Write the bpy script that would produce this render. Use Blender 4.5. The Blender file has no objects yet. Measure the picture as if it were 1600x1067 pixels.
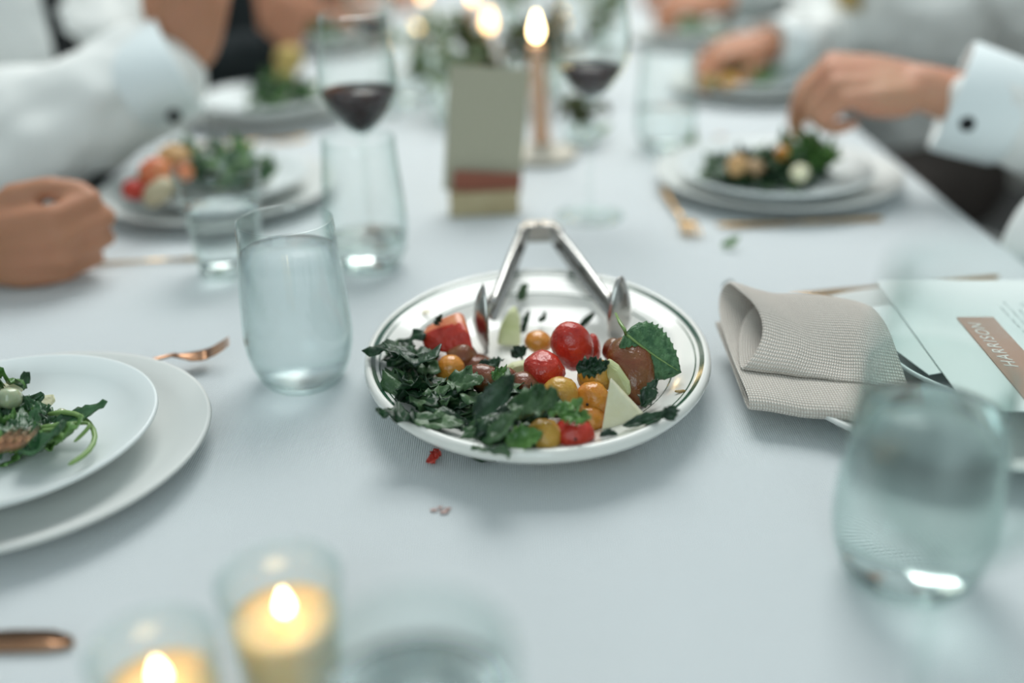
import bpy, bmesh, math, random
from mathutils import Vector, Matrix, noise
R_ = random.Random(7)
PI = math.pi
C = bpy.context.scene.collection
SC = bpy.context.scene

# ------------------------------------------------------------------ camera, world, lights, exposure
TZ = 0.70                      # height of the table top
CH = 0.368                     # camera height above the table
TH = math.radians(26); RO = math.radians(-1.5); FP = 1600.0
cam = bpy.data.cameras.new('camera'); camo = bpy.data.objects.new('camera', cam); C.objects.link(camo)
cam.sensor_width = 36; cam.lens = 36
camo.location = (0, 0, TZ + CH)
camo.rotation_euler = (Matrix.Rotation(PI/2 - TH, 3, 'X') @ Matrix.Rotation(RO, 3, 'Z')).to_euler()
cam.clip_start = 0.02
cam.dof.use_dof = True; cam.dof.focus_distance = 0.705; cam.dof.aperture_fstop = 1.4
SC.camera = camo
SC.view_settings.view_transform = 'Standard'; SC.view_settings.look = 'None'
SC.view_settings.gamma = 1; SC.view_settings.use_curve_mapping = False
SC.view_settings.exposure = 0.24
w = bpy.data.worlds.new('world'); SC.world = w; w.use_nodes = True
w.node_tree.nodes['Background'].inputs[0].default_value = (0.84, 0.97, 1.0, 1)
w.node_tree.nodes['Background'].inputs[1].default_value = 0.42
def area(name, loc, target, size, power, col, sy=None):
    l = bpy.data.lights.new(name, 'AREA'); o = bpy.data.objects.new(name, l); C.objects.link(o)
    l.energy = power; l.color = col; l.size = size
    if sy: l.shape = 'RECTANGLE'; l.size_y = sy
    o.location = loc; o.rotation_euler = (Vector(target) - Vector(loc)).to_track_quat('-Z', 'Y').to_euler()
    return o
area('key_light', (0.1, 2.3, 2.75), (0, 1.0, TZ), 1.5, 46, (0.97, 0.99, 0.97))
area('near_light', (-0.4, -2.2, 2.1), (0, 0.9, TZ+.1), 1.6, 18, (0.80, 0.97, 1.0))  # added frontal fill behind the camera, brightens upright surfaces
area('far_light', (-0.3, 5.0, 2.85), (0, 2.6, TZ), 1.6, 10, (1.0, 0.93, 0.82))

# ------------------------------------------------------------------ helpers
def G(px, py, h=0.0, y=None):
    """the point at height h above the table (or at depth y) where the photograph shows pixel (px, py)"""
    u, v = px - 800, py - 533.5
    c, s = math.cos(RO), math.sin(RO)
    u, v = c*u + s*v, -s*u + c*v
    d = Vector((u/FP, math.cos(TH) - v/FP*math.sin(TH), -(math.sin(TH) + v/FP*math.cos(TH))))
    t = (h - CH)/d.z if y is None else y/d.y
    return Vector((d.x*t, d.y*t, CH + d.z*t + TZ))
MATS = {}
def mat(name, col=(.8,.8,.8), rough=.5, spec=.5, metal=0, trans=0, ior=1.45, sss=0, sssr=(1,.3,.15), coat=0,
        noise_=None, bump=None, emit=None, sheen=0, alpha=None):
    """noise_ = (scale, colour2, detail) ; bump = (kind, scale, distance)"""
    if name in MATS: return MATS[name]
    m = bpy.data.materials.new(name); m.use_nodes = True; n = m.node_tree; N = n.nodes; L = n.links
    b = N['Principled BSDF']
    b.inputs['Base Color'].default_value = (*col, 1); b.inputs['Roughness'].default_value = rough
    b.inputs['Specular IOR Level'].default_value = spec; b.inputs['Metallic'].default_value = metal
    b.inputs['Transmission Weight'].default_value = trans; b.inputs['IOR'].default_value = ior
    b.inputs['Subsurface Weight'].default_value = sss; b.inputs['Subsurface Radius'].default_value = sssr
    b.inputs['Subsurface Scale'].default_value = 0.004
    b.inputs['Coat Weight'].default_value = coat; b.inputs['Coat Roughness'].default_value = .12
    b.inputs['Sheen Weight'].default_value = sheen
    tc = N.new('ShaderNodeTexCoord')
    if noise_:
        t = N.new('ShaderNodeTexNoise'); t.inputs['Scale'].default_value = noise_[0]; t.inputs['Detail'].default_value = noise_[2] if len(noise_) > 2 else 4
        L.new(tc.outputs['Object'], t.inputs['Vector'])
        r = N.new('ShaderNodeValToRGB'); r.color_ramp.elements[0].position = .35; r.color_ramp.elements[1].position = .65
        r.color_ramp.elements[0].color = (*col, 1); r.color_ramp.elements[1].color = (*noise_[1], 1)
        L.new(t.outputs['Fac'], r.inputs[0]); L.new(r.outputs[0], b.inputs['Base Color'])
    if bump:
        k, sc, dist = bump
        bp = N.new('ShaderNodeBump'); bp.inputs['Strength'].default_value = 1; bp.inputs['Distance'].default_value = dist
        if k == 'noise':
            t = N.new('ShaderNodeTexNoise'); t.inputs['Scale'].default_value = sc; t.inputs['Detail'].default_value = 3
            L.new(tc.outputs['Object'], t.inputs['Vector']); L.new(t.outputs['Fac'], bp.inputs['Height'])
        elif k == 'weave':
            mul = weave_nodes(N, L, tc.outputs['Object'], sc)
            L.new(mul, bp.inputs['Height'])
        L.new(bp.outputs[0], b.inputs['Normal'])
    if emit:
        b.inputs['Emission Color'].default_value = (*emit[0], 1); b.inputs['Emission Strength'].default_value = emit[1]
    MATS[name] = m
    return m
def weave_nodes(N, L, vec, period):
    """basket weave height: threads running over and under, period in metres"""
    mp = N.new('ShaderNodeVectorMath'); mp.operation = 'SCALE'; mp.inputs['Scale'].default_value = PI/period
    L.new(vec, mp.inputs[0])
    wob = N.new('ShaderNodeTexNoise'); wob.inputs['Scale'].default_value = .28/period*.5; L.new(vec, wob.inputs['Vector'])
    ws = N.new('ShaderNodeVectorMath'); ws.operation = 'SCALE'; ws.inputs['Scale'].default_value = 1.6; L.new(wob.outputs['Color'], ws.inputs[0])
    ad = N.new('ShaderNodeVectorMath'); ad.operation = 'ADD'; L.new(mp.outputs[0], ad.inputs[0]); L.new(ws.outputs[0], ad.inputs[1])
    sp = N.new('ShaderNodeSeparateXYZ'); L.new(ad.outputs[0], sp.inputs[0])
    sx = N.new('ShaderNodeMath'); sx.operation = 'SINE'; L.new(sp.outputs[0], sx.inputs[0])
    sy = N.new('ShaderNodeMath'); sy.operation = 'SINE'; L.new(sp.outputs[1], sy.inputs[0])
    mu = N.new('ShaderNodeMath'); mu.operation = 'MULTIPLY'; L.new(sx.outputs[0], mu.inputs[0]); L.new(sy.outputs[0], mu.inputs[1])
    ab = N.new('ShaderNodeMath'); ab.operation = 'ABSOLUTE'; L.new(mu.outputs[0], ab.inputs[0])
    return ab.outputs[0]
def glass_mat(name, tint=(1,1,1), rough=0.0):
    """thin clear glass wall: lets light through, mirrors by Fresnel"""
    if name in MATS: return MATS[name]
    m = bpy.data.materials.new(name); m.use_nodes = True; n = m.node_tree; N = n.nodes; L = n.links
    N.remove(N['Principled BSDF']); out = N['Material Output']
    tr = N.new('ShaderNodeBsdfTransparent'); tr.inputs[0].default_value = (*tint, 1)
    gl = N.new('ShaderNodeBsdfGlossy'); gl.inputs['Roughness'].default_value = rough + .02; gl.inputs['Color'].default_value = (1,1,1,1)
    lw = N.new('ShaderNodeLayerWeight'); lw.inputs['Blend'].default_value = .5
    pw = N.new('ShaderNodeMath'); pw.operation = 'POWER'; pw.inputs[1].default_value = 4.5; L.new(lw.outputs['Facing'], pw.inputs[0])
    fr = N.new('ShaderNodeMath'); fr.operation = 'MULTIPLY_ADD'; fr.inputs[1].default_value = .80; fr.inputs[2].default_value = .025; L.new(pw.outputs[0], fr.inputs[0])
    p2 = N.new('ShaderNodeMath'); p2.operation = 'POWER'; p2.inputs[1].default_value = 2.2; L.new(lw.outputs['Facing'], p2.inputs[0])
    mc_ = N.new('ShaderNodeMix'); mc_.data_type = 'RGBA'; mc_.inputs[6].default_value = (*tint, 1); mc_.inputs[7].default_value = (tint[0]*.74, tint[1]*.83, tint[2]*.82, 1)
    L.new(p2.outputs[0], mc_.inputs[0]); L.new(mc_.outputs[2], tr.inputs[0])
    mx = N.new('ShaderNodeMixShader'); L.new(fr.outputs[0], mx.inputs[0]); L.new(tr.outputs[0], mx.inputs[1]); L.new(gl.outputs[0], mx.inputs[2])
    L.new(mx.outputs[0], out.inputs[0]); MATS[name] = m
    return m
def tag(o, label=None, cat=None, group=None, kind=None):
    if label: o['label'] = label
    if cat: o['category'] = cat
    if group: o['group'] = group
    if kind: o['kind'] = kind
    return o
def thing(name, label, cat, loc=(0,0,0), rotz=0, group=None):
    o = bpy.data.objects.new(name, None); C.objects.link(o); o.empty_display_size = .02
    o.location = loc; o.rotation_euler = (0, 0, rotz)
    return tag(o, label, cat, group)
def obj(name, bm, m, parent=None, smooth=True, loc=None):
    if isinstance(bm, bmesh.types.BMesh):
        me = bpy.data.meshes.new(name); bmesh.ops.recalc_face_normals(bm, faces=bm.faces); bm.to_mesh(me); bm.free()
    else: me = bm
    for p in me.polygons: p.use_smooth = smooth
    if m is not None and not me.materials:
        for k in (m if isinstance(m, (list, tuple)) else [m]): me.materials.append(k)
    o = bpy.data.objects.new(name, me); C.objects.link(o)
    if parent: o.parent = parent
    if loc is not None: o.location = loc
    return o
def solid(o, t, off=0):
    s = o.modifiers.new('solid', 'SOLIDIFY'); s.thickness = t; s.offset = off; return o
def sub(o, n=1):
    s = o.modifiers.new('sub', 'SUBSURF'); s.levels = n; s.render_levels = n; return o
def lathe(prof, seg=48, sx=1, sy=1, close=True, mats=None, bm=None, off=(0,0,0)):
    """prof: list of (r, z) ; sx, sy stretch it to an oval. mats[i] = material index of ring i"""
    bm = bm or bmesh.new(); rings = []
    for r, z in prof:
        if r < 1e-6: rings.append([bm.verts.new((off[0], off[1], off[2]+z))]); continue
        rings.append([bm.verts.new((off[0]+r*sx*math.cos(2*PI*k/seg), off[1]+r*sy*math.sin(2*PI*k/seg), off[2]+z)) for k in range(seg)])
    for i in range(len(rings)-1):
        a, b = rings[i], rings[i+1]
        for k in range(seg):
            k2 = (k+1) % seg
            if len(a) == 1 and len(b) == 1: continue
            if len(a) == 1: f = bm.faces.new((a[0], b[k], b[k2]))
            elif len(b) == 1: f = bm.faces.new((a[k], b[0], a[k2]))
            else: f = bm.faces.new((a[k], b[k], b[k2], a[k2]))
            if mats: f.material_index = mats[i]
    return bm
def box(bm, c, s, rot=None):
    m = Matrix.Translation(c) @ (rot.to_4x4() if rot else Matrix.Identity(4)) @ Matrix.Diagonal((*s, 1))
    return bmesh.ops.create_cube(bm, size=1, matrix=m)['verts']
def bevel(o, wd=.002, seg=2):
    b = o.modifiers.new('bevel', 'BEVEL'); b.width = wd; b.segments = seg; b.limit_method = 'ANGLE'; return o
def tube(pts, rad, seg=8, bm=None, flat=1.0, up=Vector((0,0,1))):
    """swept tube through pts with radius rad (number or list); flat squeezes it along the 'up' side"""
    bm = bm or bmesh.new(); pts = [Vector(p) for p in pts]; rings = []
    n = len(pts)
    for i, p in enumerate(pts):
        d = (pts[min(i+1, n-1)] - pts[max(i-1, 0)]).normalized()
        s = d.cross(up)
        if s.length < 1e-4: s = d.cross(Vector((1,0,0)))
        s.normalize(); u = s.cross(d).normalized()
        r = rad[i] if isinstance(rad, (list, tuple)) else rad
        rings.append([bm.verts.new(p + s*r*math.cos(2*PI*k/seg) + u*r*flat*math.sin(2*PI*k/seg)) for k in range(seg)])
    for a, b in zip(rings, rings[1:]):
        for k in range(seg): bm.faces.new((a[k], a[(k+1)%seg], b[(k+1)%seg], b[k]))
    bm.faces.new(rings[0][::-1]); bm.faces.new(rings[-1])
    return bm
def blob(c, r, bm=None, rot=None, lump=0, seed=0, sub_=3):
    """ellipsoid with half axes r; lump = dents"""
    bm = bm or bmesh.new()
    vs = bmesh.ops.create_icosphere(bm, subdivisions=sub_, radius=1)['verts']
    M = rot.to_matrix().to_3x3() if rot is not None and hasattr(rot, 'to_matrix') else Matrix.Identity(3)
    for v in vs:
        d = v.co.copy()
        k = 1 + lump*noise.noise(d*1.7 + Vector((seed*3.1, seed, 0)))
        v.co = Vector(c) + M @ Vector((d.x*r[0]*k, d.y*r[1]*k, d.z*r[2]*k))
    return bm
from mathutils import Euler
def rot(x=0, y=0, z=0): return Euler((math.radians(x), math.radians(y), math.radians(z)))

# ------------------------------------------------------------------ materials
M_cloth = mat('tablecloth', (.80,.85,.87), .85, .2, bump=('weave', .00150, .00065), sheen=.2)
M_napkin = mat('napkin_linen', (.52,.46,.41), .9, .15, noise_=(600, (.68,.62,.56), 2), bump=('weave', .0021, .0011))
M_china = mat('glazed_white_china', (.78,.78,.74), .12, .5, coat=.5)
M_green = mat('green_band', (.020,.075,.045), .15, .5, coat=.5)
M_plate = mat('matte_white_plate', (.74,.79,.79), .30, .45)
M_charger = mat('matte_grey_white_charger', (.66,.68,.66), .45, .35)
M_steel = mat('brushed_steel', (.46,.45,.43), .27, .5, 1, bump=('noise', 90, .0004))
M_gold = mat('brushed_gold_cutlery', (.62,.39,.17), .26, .5, 1)
M_copper = mat('copper_cutlery', (.40,.22,.13), .28, .5, 1)
M_glass = glass_mat('clear_glass', (.985, .995, .99))
M_glass2 = glass_mat('pale_green_glass', (.965, .985, .978))
M_water = mat('water', (.97,1,1), .02, .5, trans=.96, ior=1.20)
M_fizz = mat('fizzy_water', (.93,.98,1), .10, .4, trans=.80, ior=1.16, bump=('noise', 420, .0005))
M_wine = mat('red_wine', (.022,.002,.004), .05, .35)
M_kale = mat('kale_leaf', (.004,.022,.009), .36, .4, coat=.12, noise_=(90, (.020,.066,.026), 5), bump=('noise', 260, .0012))
M_kale2 = mat('kale_leaf_light', (.025,.075,.025), .38, .4, coat=.1, noise_=(70, (.085,.155,.07), 5), bump=('noise', 260, .001))
M_arug = mat('arugula_leaf', (.05,.15,.03), .35, .45, coat=.2, noise_=(60, (.15,.30,.08), 4), bump=('noise', 200, .0008))
M_arug2 = mat('arugula_dark', (.012,.055,.02), .35, .45, coat=.2, noise_=(60, (.04,.12,.045), 4), bump=('noise', 200, .0008))
M_stem = mat('green_stem', (.20,.32,.10), .35, .45, coat=.2)
M_red = mat('red_tomato_skin', (.42,.020,.012), .22, .5, sss=.25, coat=.2, noise_=(55, (.58,.05,.025), 5), bump=('noise', 190, .0020))
M_yel = mat('yellow_tomato_skin', (.50,.27,.035), .22, .5, sss=.3, coat=.2, noise_=(50, (.62,.36,.07), 5), bump=('noise', 170, .0020))
M_ora = mat('orange_tomato_skin', (.62,.21,.025), .24, .5, sss=.3, coat=.3, noise_=(50, (.66,.31,.05), 5), bump=('noise', 170, .0018))
M_brown = mat('brown_tomato_skin', (.17,.025,.012), .22, .5, sss=.1, coat=.3, noise_=(45, (.20,.08,.025), 5), bump=('noise', 170, .0016))
M_flesh = mat('tomato_flesh', (.62,.13,.06), .25, .5, sss=.3, noise_=(70, (.72,.30,.14), 3), bump=('noise', 120, .0008))
M_pear = mat('white_fruit_flesh', (.70,.68,.47), .35, .4, sss=.25, sssr=(1,.9,.5), noise_=(90, (.76,.75,.56), 4), bump=('noise', 220, .0007))
M_pear2 = mat('pale_green_melon_flesh', (.52,.56,.28), .3, .4, sss=.25, sssr=(1,.9,.5), noise_=(60, (.64,.66,.40), 4), bump=('noise', 150, .0006))
M_dark = mat('dark_spot', (.03,.02,.015), .5)
M_wax = mat('ivory_wax', (.74,.54,.30), .45, .3, sss=.8, sssr=(1,.6,.3), emit=((1,.60,.25), .05))  # weak emission stands in for flame light glowing through the wax
M_taper = mat('blush_taper_wax', (.66,.44,.31), .45, .3, sss=.6, sssr=(1,.6,.3))
M_flame = mat('flame', (1,.8,.5), 1, 0, emit=((1,.72,.36), 13))
M_flame2 = mat('flame_small', (1,.8,.5), 1, 0, emit=((1,.60,.24), 6))
M_skin = mat('skin', (.44,.215,.125), .5, .35, sss=.25, noise_=(14, (.50,.235,.145), 3), bump=('noise', 60, .0012))
M_skin2 = mat('skin_fair', (.56,.31,.20), .5, .35, sss=.25, noise_=(14, (.58,.27,.18), 3), bump=('noise', 60, .0012))
M_nail = mat('nail', (.62,.36,.28), .3, .5)
M_hair = mat('brown_hair', (.05,.028,.015), .6, .3, bump=('noise', 60, .004))
M_shirt = mat('white_shirt', (.80,.82,.80), .85, .2, sheen=.1)
M_cuff = mat('white_cuff', (.80,.87,.88), .85, .2, sheen=.1)
M_grey = mat('grey_shirt', (.36,.39,.38), .85, .2)
M_black = mat('black_jacket', (.012,.017,.019), .8, .25)
M_tie = mat('black_tie', (.010,.012,.013), .6, .3)
M_goldtie = mat('gold_tie', (.48,.36,.16), .6, .3)
M_trouser = mat('dark_trousers', (.085,.072,.066), .85, .2)
M_navy = mat('navy_trousers', (.015,.022,.032), .85, .2)
M_chair = mat('pale_chair', (.42,.43,.41), .6, .3)
M_card = mat('sage_card', (.42,.40,.30), .8, .2, noise_=(900, (.46,.44,.34), 2))
M_wood = mat('pale_wood', (.50,.42,.26), .6, .3, noise_=(40, (.42,.34,.20), 5))
M_terr = mat('terracotta_print', (.30,.11,.075), .7, .2)
M_paper = mat('white_paper', (.80,.84,.83), .8, .2)
M_blush = mat('blush_tag', (.46,.27,.20), .6, .3)
M_ink = mat('grey_ink', (.50,.54,.53), .8)
M_foil = mat('pale_foil', (.80,.74,.70), .4, .5)
M_stone = mat('white_stone', (.68,.64,.56), .5, .3, noise_=(30, (.58,.54,.46), 4))
M_leafpale = mat('pale_eucalyptus', (.13,.19,.10), .6, .3, noise_=(30, (.22,.28,.16), 3))
M_leafdark = mat('olive_foliage', (.035,.045,.015), .6, .3, noise_=(30, (.09,.10,.035), 3))
M_petal = mat('white_petal', (.72,.74,.70), .7, .2)
M_floor = mat('floor', (.035,.035,.035), .7, .2, noise_=(3, (.05,.048,.045), 4))
M_wall = mat('wall_paint', (.30,.33,.32), .8, .2, noise_=(2, (.27,.30,.29), 3))
M_ceil = mat('ceiling_paint', (.75,.78,.78), .8, .2)
M_table = mat('table_wood', (.20,.12,.07), .5, .3, noise_=(12, (.14,.08,.045), 5))
M_bead = mat('sesame_seed', (.72,.62,.36), .4)

# ------------------------------------------------------------------ the setting
def slab(name, lo, hi, m):
    bm = bmesh.new(); box(bm, [(a+b)/2 for a, b in zip(lo, hi)], [b-a for a, b in zip(lo, hi)])
    return tag(obj(name, bm, m, smooth=False), kind='structure')
slab('floor', (-4.5,-3,-.1), (4.5,9,0), M_floor)
slab('wall_back', (-4.6,9,0), (4.6,9.1,3.0), M_wall)
slab('wall_left', (-4.6,-3,0), (-4.5,9,3.0), M_wall)
slab('wall_right', (4.5,-3,0), (4.6,9,3.0), M_wall)

# ------------------------------------------------------------------ table and tablecloth
X0, X1, Y0, Y1 = -.505, .490, .13, 4.3
tb = thing('dining_table', 'long rectangular dining table hidden under the white tablecloth', 'table', (0,0,0))
bm = bmesh.new(); box(bm, ((X0+X1)/2, (Y0+Y1)/2, TZ-.018), (X1-X0-.01, Y1-Y0-.01, .028)); obj('tabletop', bm, M_table, tb, False)
for sx in (X0+.06, X1-.06):
    for sy in (Y0+.1, (Y0+Y1)/2, Y1-.1):
        bm = bmesh.new(); box(bm, (sx, sy, (TZ-.032)/2), (.05, .05, TZ-.032)); bevel(obj('leg', bm, M_table, tb, False), .004)
def cloth():
    bm = bmesh.new(); D = .26
    def sec(a, b, st):      # parameter line with drape, rounded edge, top, rounded edge, drape
        out = []
        for k in range(8): out.append((a, -D + (D-.02)*k/7, -1))
        for q in (30, 60): out.append((a + .014*(1-math.cos(math.radians(q))), -.014 + .014*math.sin(math.radians(q)), -1))
        n = int((b-a)/st)
        for k in range(n+1): out.append((a+.014 + (b-a-.028)*k/n, 0, 0))
        for q in (60, 30): out.append((b - .014*(1-math.cos(math.radians(q))), -.014 + .014*math.sin(math.radians(q)), 1))
        for k in range(7, -1, -1): out.append((b, -D + (D-.02)*k/7, 1))
        return out
    sx, sy = sec(X0-.003, X1+.003, .02), sec(Y0-.003, Y1+.003, .03)
    grid = []
    for (y, zy, dy) in sy:
        row = []
        for (x, zx, dx) in sx:
            z = min(zx, zy); ex = ey = 0
            if dx: ex = dx*(-zx)*(.10 + .12*math.sin(y*23+1.3*math.sin(y*5)))
            if dy: ey = dy*(-zy)*(.10 + .12*math.sin(x*21))
            n = noise.noise(Vector((x*2.2, y*2.2, 0)))*.0011
            if not dx and not dy: z += n
            row.append(bm.verts.new((x+ex, y+ey, TZ + z - .0005)))
        grid.append(row)
    for a, b in zip(grid, grid[1:]):
        for k in range(len(a)-1): bm.faces.new((a[k], a[k+1], b[k+1], b[k]))
    return bm
cl = obj('tablecloth', cloth(), M_cloth); solid(cl, .0012, -1)
tag(cl, 'long white finely woven tablecloth spread over the whole dining table', 'tablecloth')

# ------------------------------------------------------------------ plates
def plate_prof(r, h=.02, t=.004):
    return [(0, .003), (r*.55, .003), (r*.58, 0), (r*.62, 0), (r*.66, .004), (r*.80, h*.45), (r*.97, h-.002), (r, h), (r*.995, h+.0025),
            (r*.975, h+.0022), (r*.86, h*.58+t*.7), (r*.74, .0065+t*.4), (r*.6, .006+t*.2), (0, .006)]
def plate(name, label, cat, x, y, r, h, m, z=0, group=None):
    o = obj(name, lathe(plate_prof(r, h), 96), m, loc=(x, y, TZ+z)); return tag(o, label, cat, group)
def setting(x, y, where, foodr=0, rc=.134, rs=.104, sx=0, sy=0):
    plate('charger_plate', 'large matte grey-white charger plate %s' % where, 'plate', x, y, rc, .018, M_charger)
    if rs: plate('salad_plate', 'small white salad plate on its charger %s' % where, 'plate', x+sx, y+sy, rs, .022, M_plate, .0085)
setting(-.334, .586, 'at the near left edge of the photo', rc=.129, rs=.102, sx=-.006, sy=-.002)
setting(.312, 1.150, 'below the hand with the round black cufflink', rc=.140, rs=.108, sx=-.01, sy=-.026)
setting(-.335, 1.150, 'behind the tapered glass, beside the resting fist')
setting(-.362, 1.565, 'behind the left wine glass, by the black sleeve')
setting(.395, 1.640, 'under the orange and green salad at back right')
setting(.385, 2.10, 'farthest right, behind the other plates')
setting(-.36, 2.15, 'farthest left beyond the black sleeve')
plate('charger_plate', 'large matte white charger plate under the folded beige napkin', 'plate', .330, .658, .142, .018, M_charger)
plate('salad_plate', 'smaller white plate under the printed menu card at right', 'plate', .368, .668, .100, .020, M_plate, .0085)

# ------------------------------------------------------------------ oval platter with green bands
PX, PY, PA, PB = .0183, .6833, .122, .145
rt = [(0,.004),(.46,.004),(.49,0),(.53,0),(.56,.005),(.72,.011),(.88,.018),(.98,.0205),(1.025,.0225),(1.044,.0265),(1.038,.0305),(1.018,.0325),
      (1.001,.0315),(.975,.0295),(.957,.0287),(.9475,.0282),(.89,.0255),(.827,.0222),(.817,.0215),(.78,.0185),(.70,.0125),(.60,.0095),(.40,.0085),(0,.008)]
mi = [0]*len(rt); mi[12] = 1; mi[14] = 1; mi[17] = 1
po = thing('oval_platter', 'oval white china platter with green rim bands in the middle of the table', 'platter', (PX, PY, TZ), math.radians(-1.2))
obj('platter_body', lathe(rt, 128, PA, PB, mats=mi), [M_china, M_green], po)

# ------------------------------------------------------------------ leaf builder
def leaf_mesh(L=.03, W=.016, curl=.3, fold=.3, jag=.15, crinkle=.0015, seed=0, nu=12, nv=6, tip=1.0):
    bm = bmesh.new(); rows = []; r = random.Random(seed)
    ph = r.random()*9
    for i in range(nu+1):
        u = i/nu
        wd = W*.5*(math.sin(PI*u**.75)**.8 if 0 < u < 1 else 0) + .0006
        jg = 1 + jag*(1 if i % 2 else -1) + jag*.6*math.sin(u*23+ph)
        a = curl*u*1.6
        row = []
        for j in range(nv+1):
            v = j/nv*2 - 1
            x = L*(math.sin(a)/(curl*1.6) if abs(curl) > .01 else u)
            z = L*(1-math.cos(a))/(curl*1.6) if abs(curl) > .01 else 0
            y = v*wd*(jg if abs(v) > .9 else 1)
            zz = abs(v)*wd*fold + noise.noise(Vector((u*6+seed, v*2.4, seed*.7)))*crinkle*(1+abs(v)) * (2 if 0 < i < nu else .4)
            row.append(bm.verts.new((x, y*(1-.15*fold), z+zz)))
        rows.append(row)
    for a_, b_ in zip(rows, rows[1:]):
        for k in range(nv): bm.faces.new((a_[k], a_[k+1], b_[k+1], b_[k]))
    me = bpy.data.meshes.new('leaf'); bm.to_mesh(me); bm.free()
    return me
def kale_mesh(rad, seed, ruffle=.0035, elong=1.3, cup=.25):
    """chopped curly leaf: irregular ruffled disc, domed, with bubbles between its veins"""
    bm = bmesh.new(); r = random.Random(seed); nr, na = 5, 26
    ph = [r.random()*6.28 for _ in range(4)]; k1 = r.choice((3,4,5)); k2 = r.choice((7,8,9))
    c = bm.verts.new((0,0,0)); rings = []
    bend = r.uniform(-14, 22)
    for i in range(1, nr+1):
        f = i/nr; ring = []
        for k in range(na):
            a = 2*PI*k/na
            o = 1 + .22*math.sin(2*a+ph[0]) + .16*math.sin(k1*a+ph[1]) + (.10*math.sin(k2*a+ph[2]) + .10*(k % 2) if i == nr else 0)
            x, y = math.cos(a)*rad*f*o*elong, math.sin(a)*rad*f*o
            z = ruffle*f*f*f*(math.sin(k1*a+ph[3]) + .7*math.sin(k2*a+ph[1])) + noise.noise(Vector((x*190, y*190, seed*3)))*.0022 - cup*rad*f*f + bend*x*x
            ring.append(bm.verts.new((x, y, z + .0012*math.exp(-(y/.0012)**2))))
        rings.append(ring)
    for k in range(na): bm.faces.new((c, rings[0][k], rings[0][(k+1)%na]))
    for a_, b_ in zip(rings, rings[1:]):
        for k in range(na): bm.faces.new((a_[k], b_[k], b_[(k+1)%na], a_[(k+1)%na]))
    bmesh.ops.translate(bm, verts=bm.verts, vec=(rad, 0, 0))
    me = bpy.data.meshes.new('kale'); bm.to_mesh(me); bm.free(); return me
KM = []
for k in range(16):
    me = kale_mesh(R_.uniform(.0085,.0135), k+1, R_.uniform(.002,.0045), R_.uniform(1.0,1.7), R_.uniform(-.1,.5))
    me.materials.append(M_kale2 if k % 5 == 0 else M_kale); KM.append(me)
def put_leaf(name, me, p, rx, ry, rz, label, cat, group=None, sc=1, th=.0004, parent=None):
    o = obj(name, me, None, parent); o.location = p; o.rotation_euler = (math.radians(rx), math.radians(ry), math.radians(rz)); o.scale = (sc,)*3
    solid(o, th/sc); 
    if not parent: tag(o, label, cat, group)
    return o
def inpoly(x, y, poly):
    c = False; j = len(poly)-1
    for i in range(len(poly)):
        (xi, yi), (xj, yj) = poly[i], poly[j]
        if (yi > y) != (yj > y) and x < (xj-xi)*(y-yi)/(yj-yi)+xi: c = not c
        j = i
    return c
def plat_z(x, y):
    """height of the platter's inner surface at a world point"""
    r = math.hypot((x-PX)/PA, (y-PY)/PB)
    pr = [(0,.008),(.6,.0095),(.7,.0125),(.78,.0185),(.83,.0222),(1.0,.0315),(1.3,.034)]
    for (a, za), (b, zb) in zip(pr, pr[1:]):
        if r <= b: return za + (zb-za)*(r-a)/(b-a)
    return .034
def pile(poly, n, h0, h1, label, group, sc0=.8, sc1=1.15, meshes=None, cat='leaf', name='kale_leaf', zmin=None):
    meshes = meshes or KM
    xs = [p[0] for p in poly]; ys = [p[1] for p in poly]; k = 0
    while k < n:
        x, y = R_.uniform(min(xs), max(xs)), R_.uniform(min(ys), max(ys))
        if not inpoly(x, y, poly): continue
        p = G(x, y, h0 + (h1-h0)*k/n + .010)
        s = R_.uniform(sc0, sc1); az = R_.uniform(0, 360)
        mn = (plat_z(p.x, p.y) if zmin is None else zmin) + .004
        p -= Vector((math.cos(math.radians(az)), math.sin(math.radians(az)), 0))*.011*s
        p.z = TZ + max(p.z-TZ, mn)
        put_leaf(name, meshes[R_.randrange(len(meshes))], p, R_.gauss(10, 22), R_.gauss(0, 16), az, label, cat, group, s)
        k += 1
pile([(622,620),(655,600),(672,625),(672,652),(640,648)], 17, .006, .018, 'dark wilted kale piece at the left end of the heap by the left rim', 'kale pieces at the left end of the heap')
pile([(668,605),(700,592),(735,610),(742,668),(735,684),(704,668),(680,652)], 28, .006, .020, 'dark crinkled kale piece in the middle of the heap, left of its crest', 'kale pieces left of the crest of the heap')
pile([(742,628),(790,608),(826,622),(832,660),(800,694),(752,694),(740,665)], 34, .006, .028, 'glossy dark kale piece in the crest of the heap at the front rim', 'kale pieces in the crest of the heap')
pile([(826,622),(866,624),(868,646),(848,660),(830,660)], 9, .010, .026, 'small kale piece at the right end of the heap over the yellow tomatoes', 'kale pieces at the right end of the heap', .6, .85)
pile([(618,545),(650,535),(672,545),(676,590),(648,602),(622,575)], 15, .010, .022, 'dark kale piece in the small upper left clump below the red wedge', 'kale pieces in the upper left clump')
def solo(mesh, m, p, rx, ry, rz, label, cat='leaf', name='kale_leaf', sc=1):
    mesh.materials.append(m); return put_leaf(name, mesh, p, rx, ry, rz, label, cat, sc=sc)
solo(kale_mesh(.013,141,.003,1.6,.1), M_kale, G(646,545,.042), 14, -6, 172, 'dark kale leaf sticking out over the upper left rim of the platter')
solo(kale_mesh(.014,142,.003,1.4,.1), M_kale, G(676,556,.040), 14, 0, 180, 'curled kale leaf lying inside the upper left rim of the platter')
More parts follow.
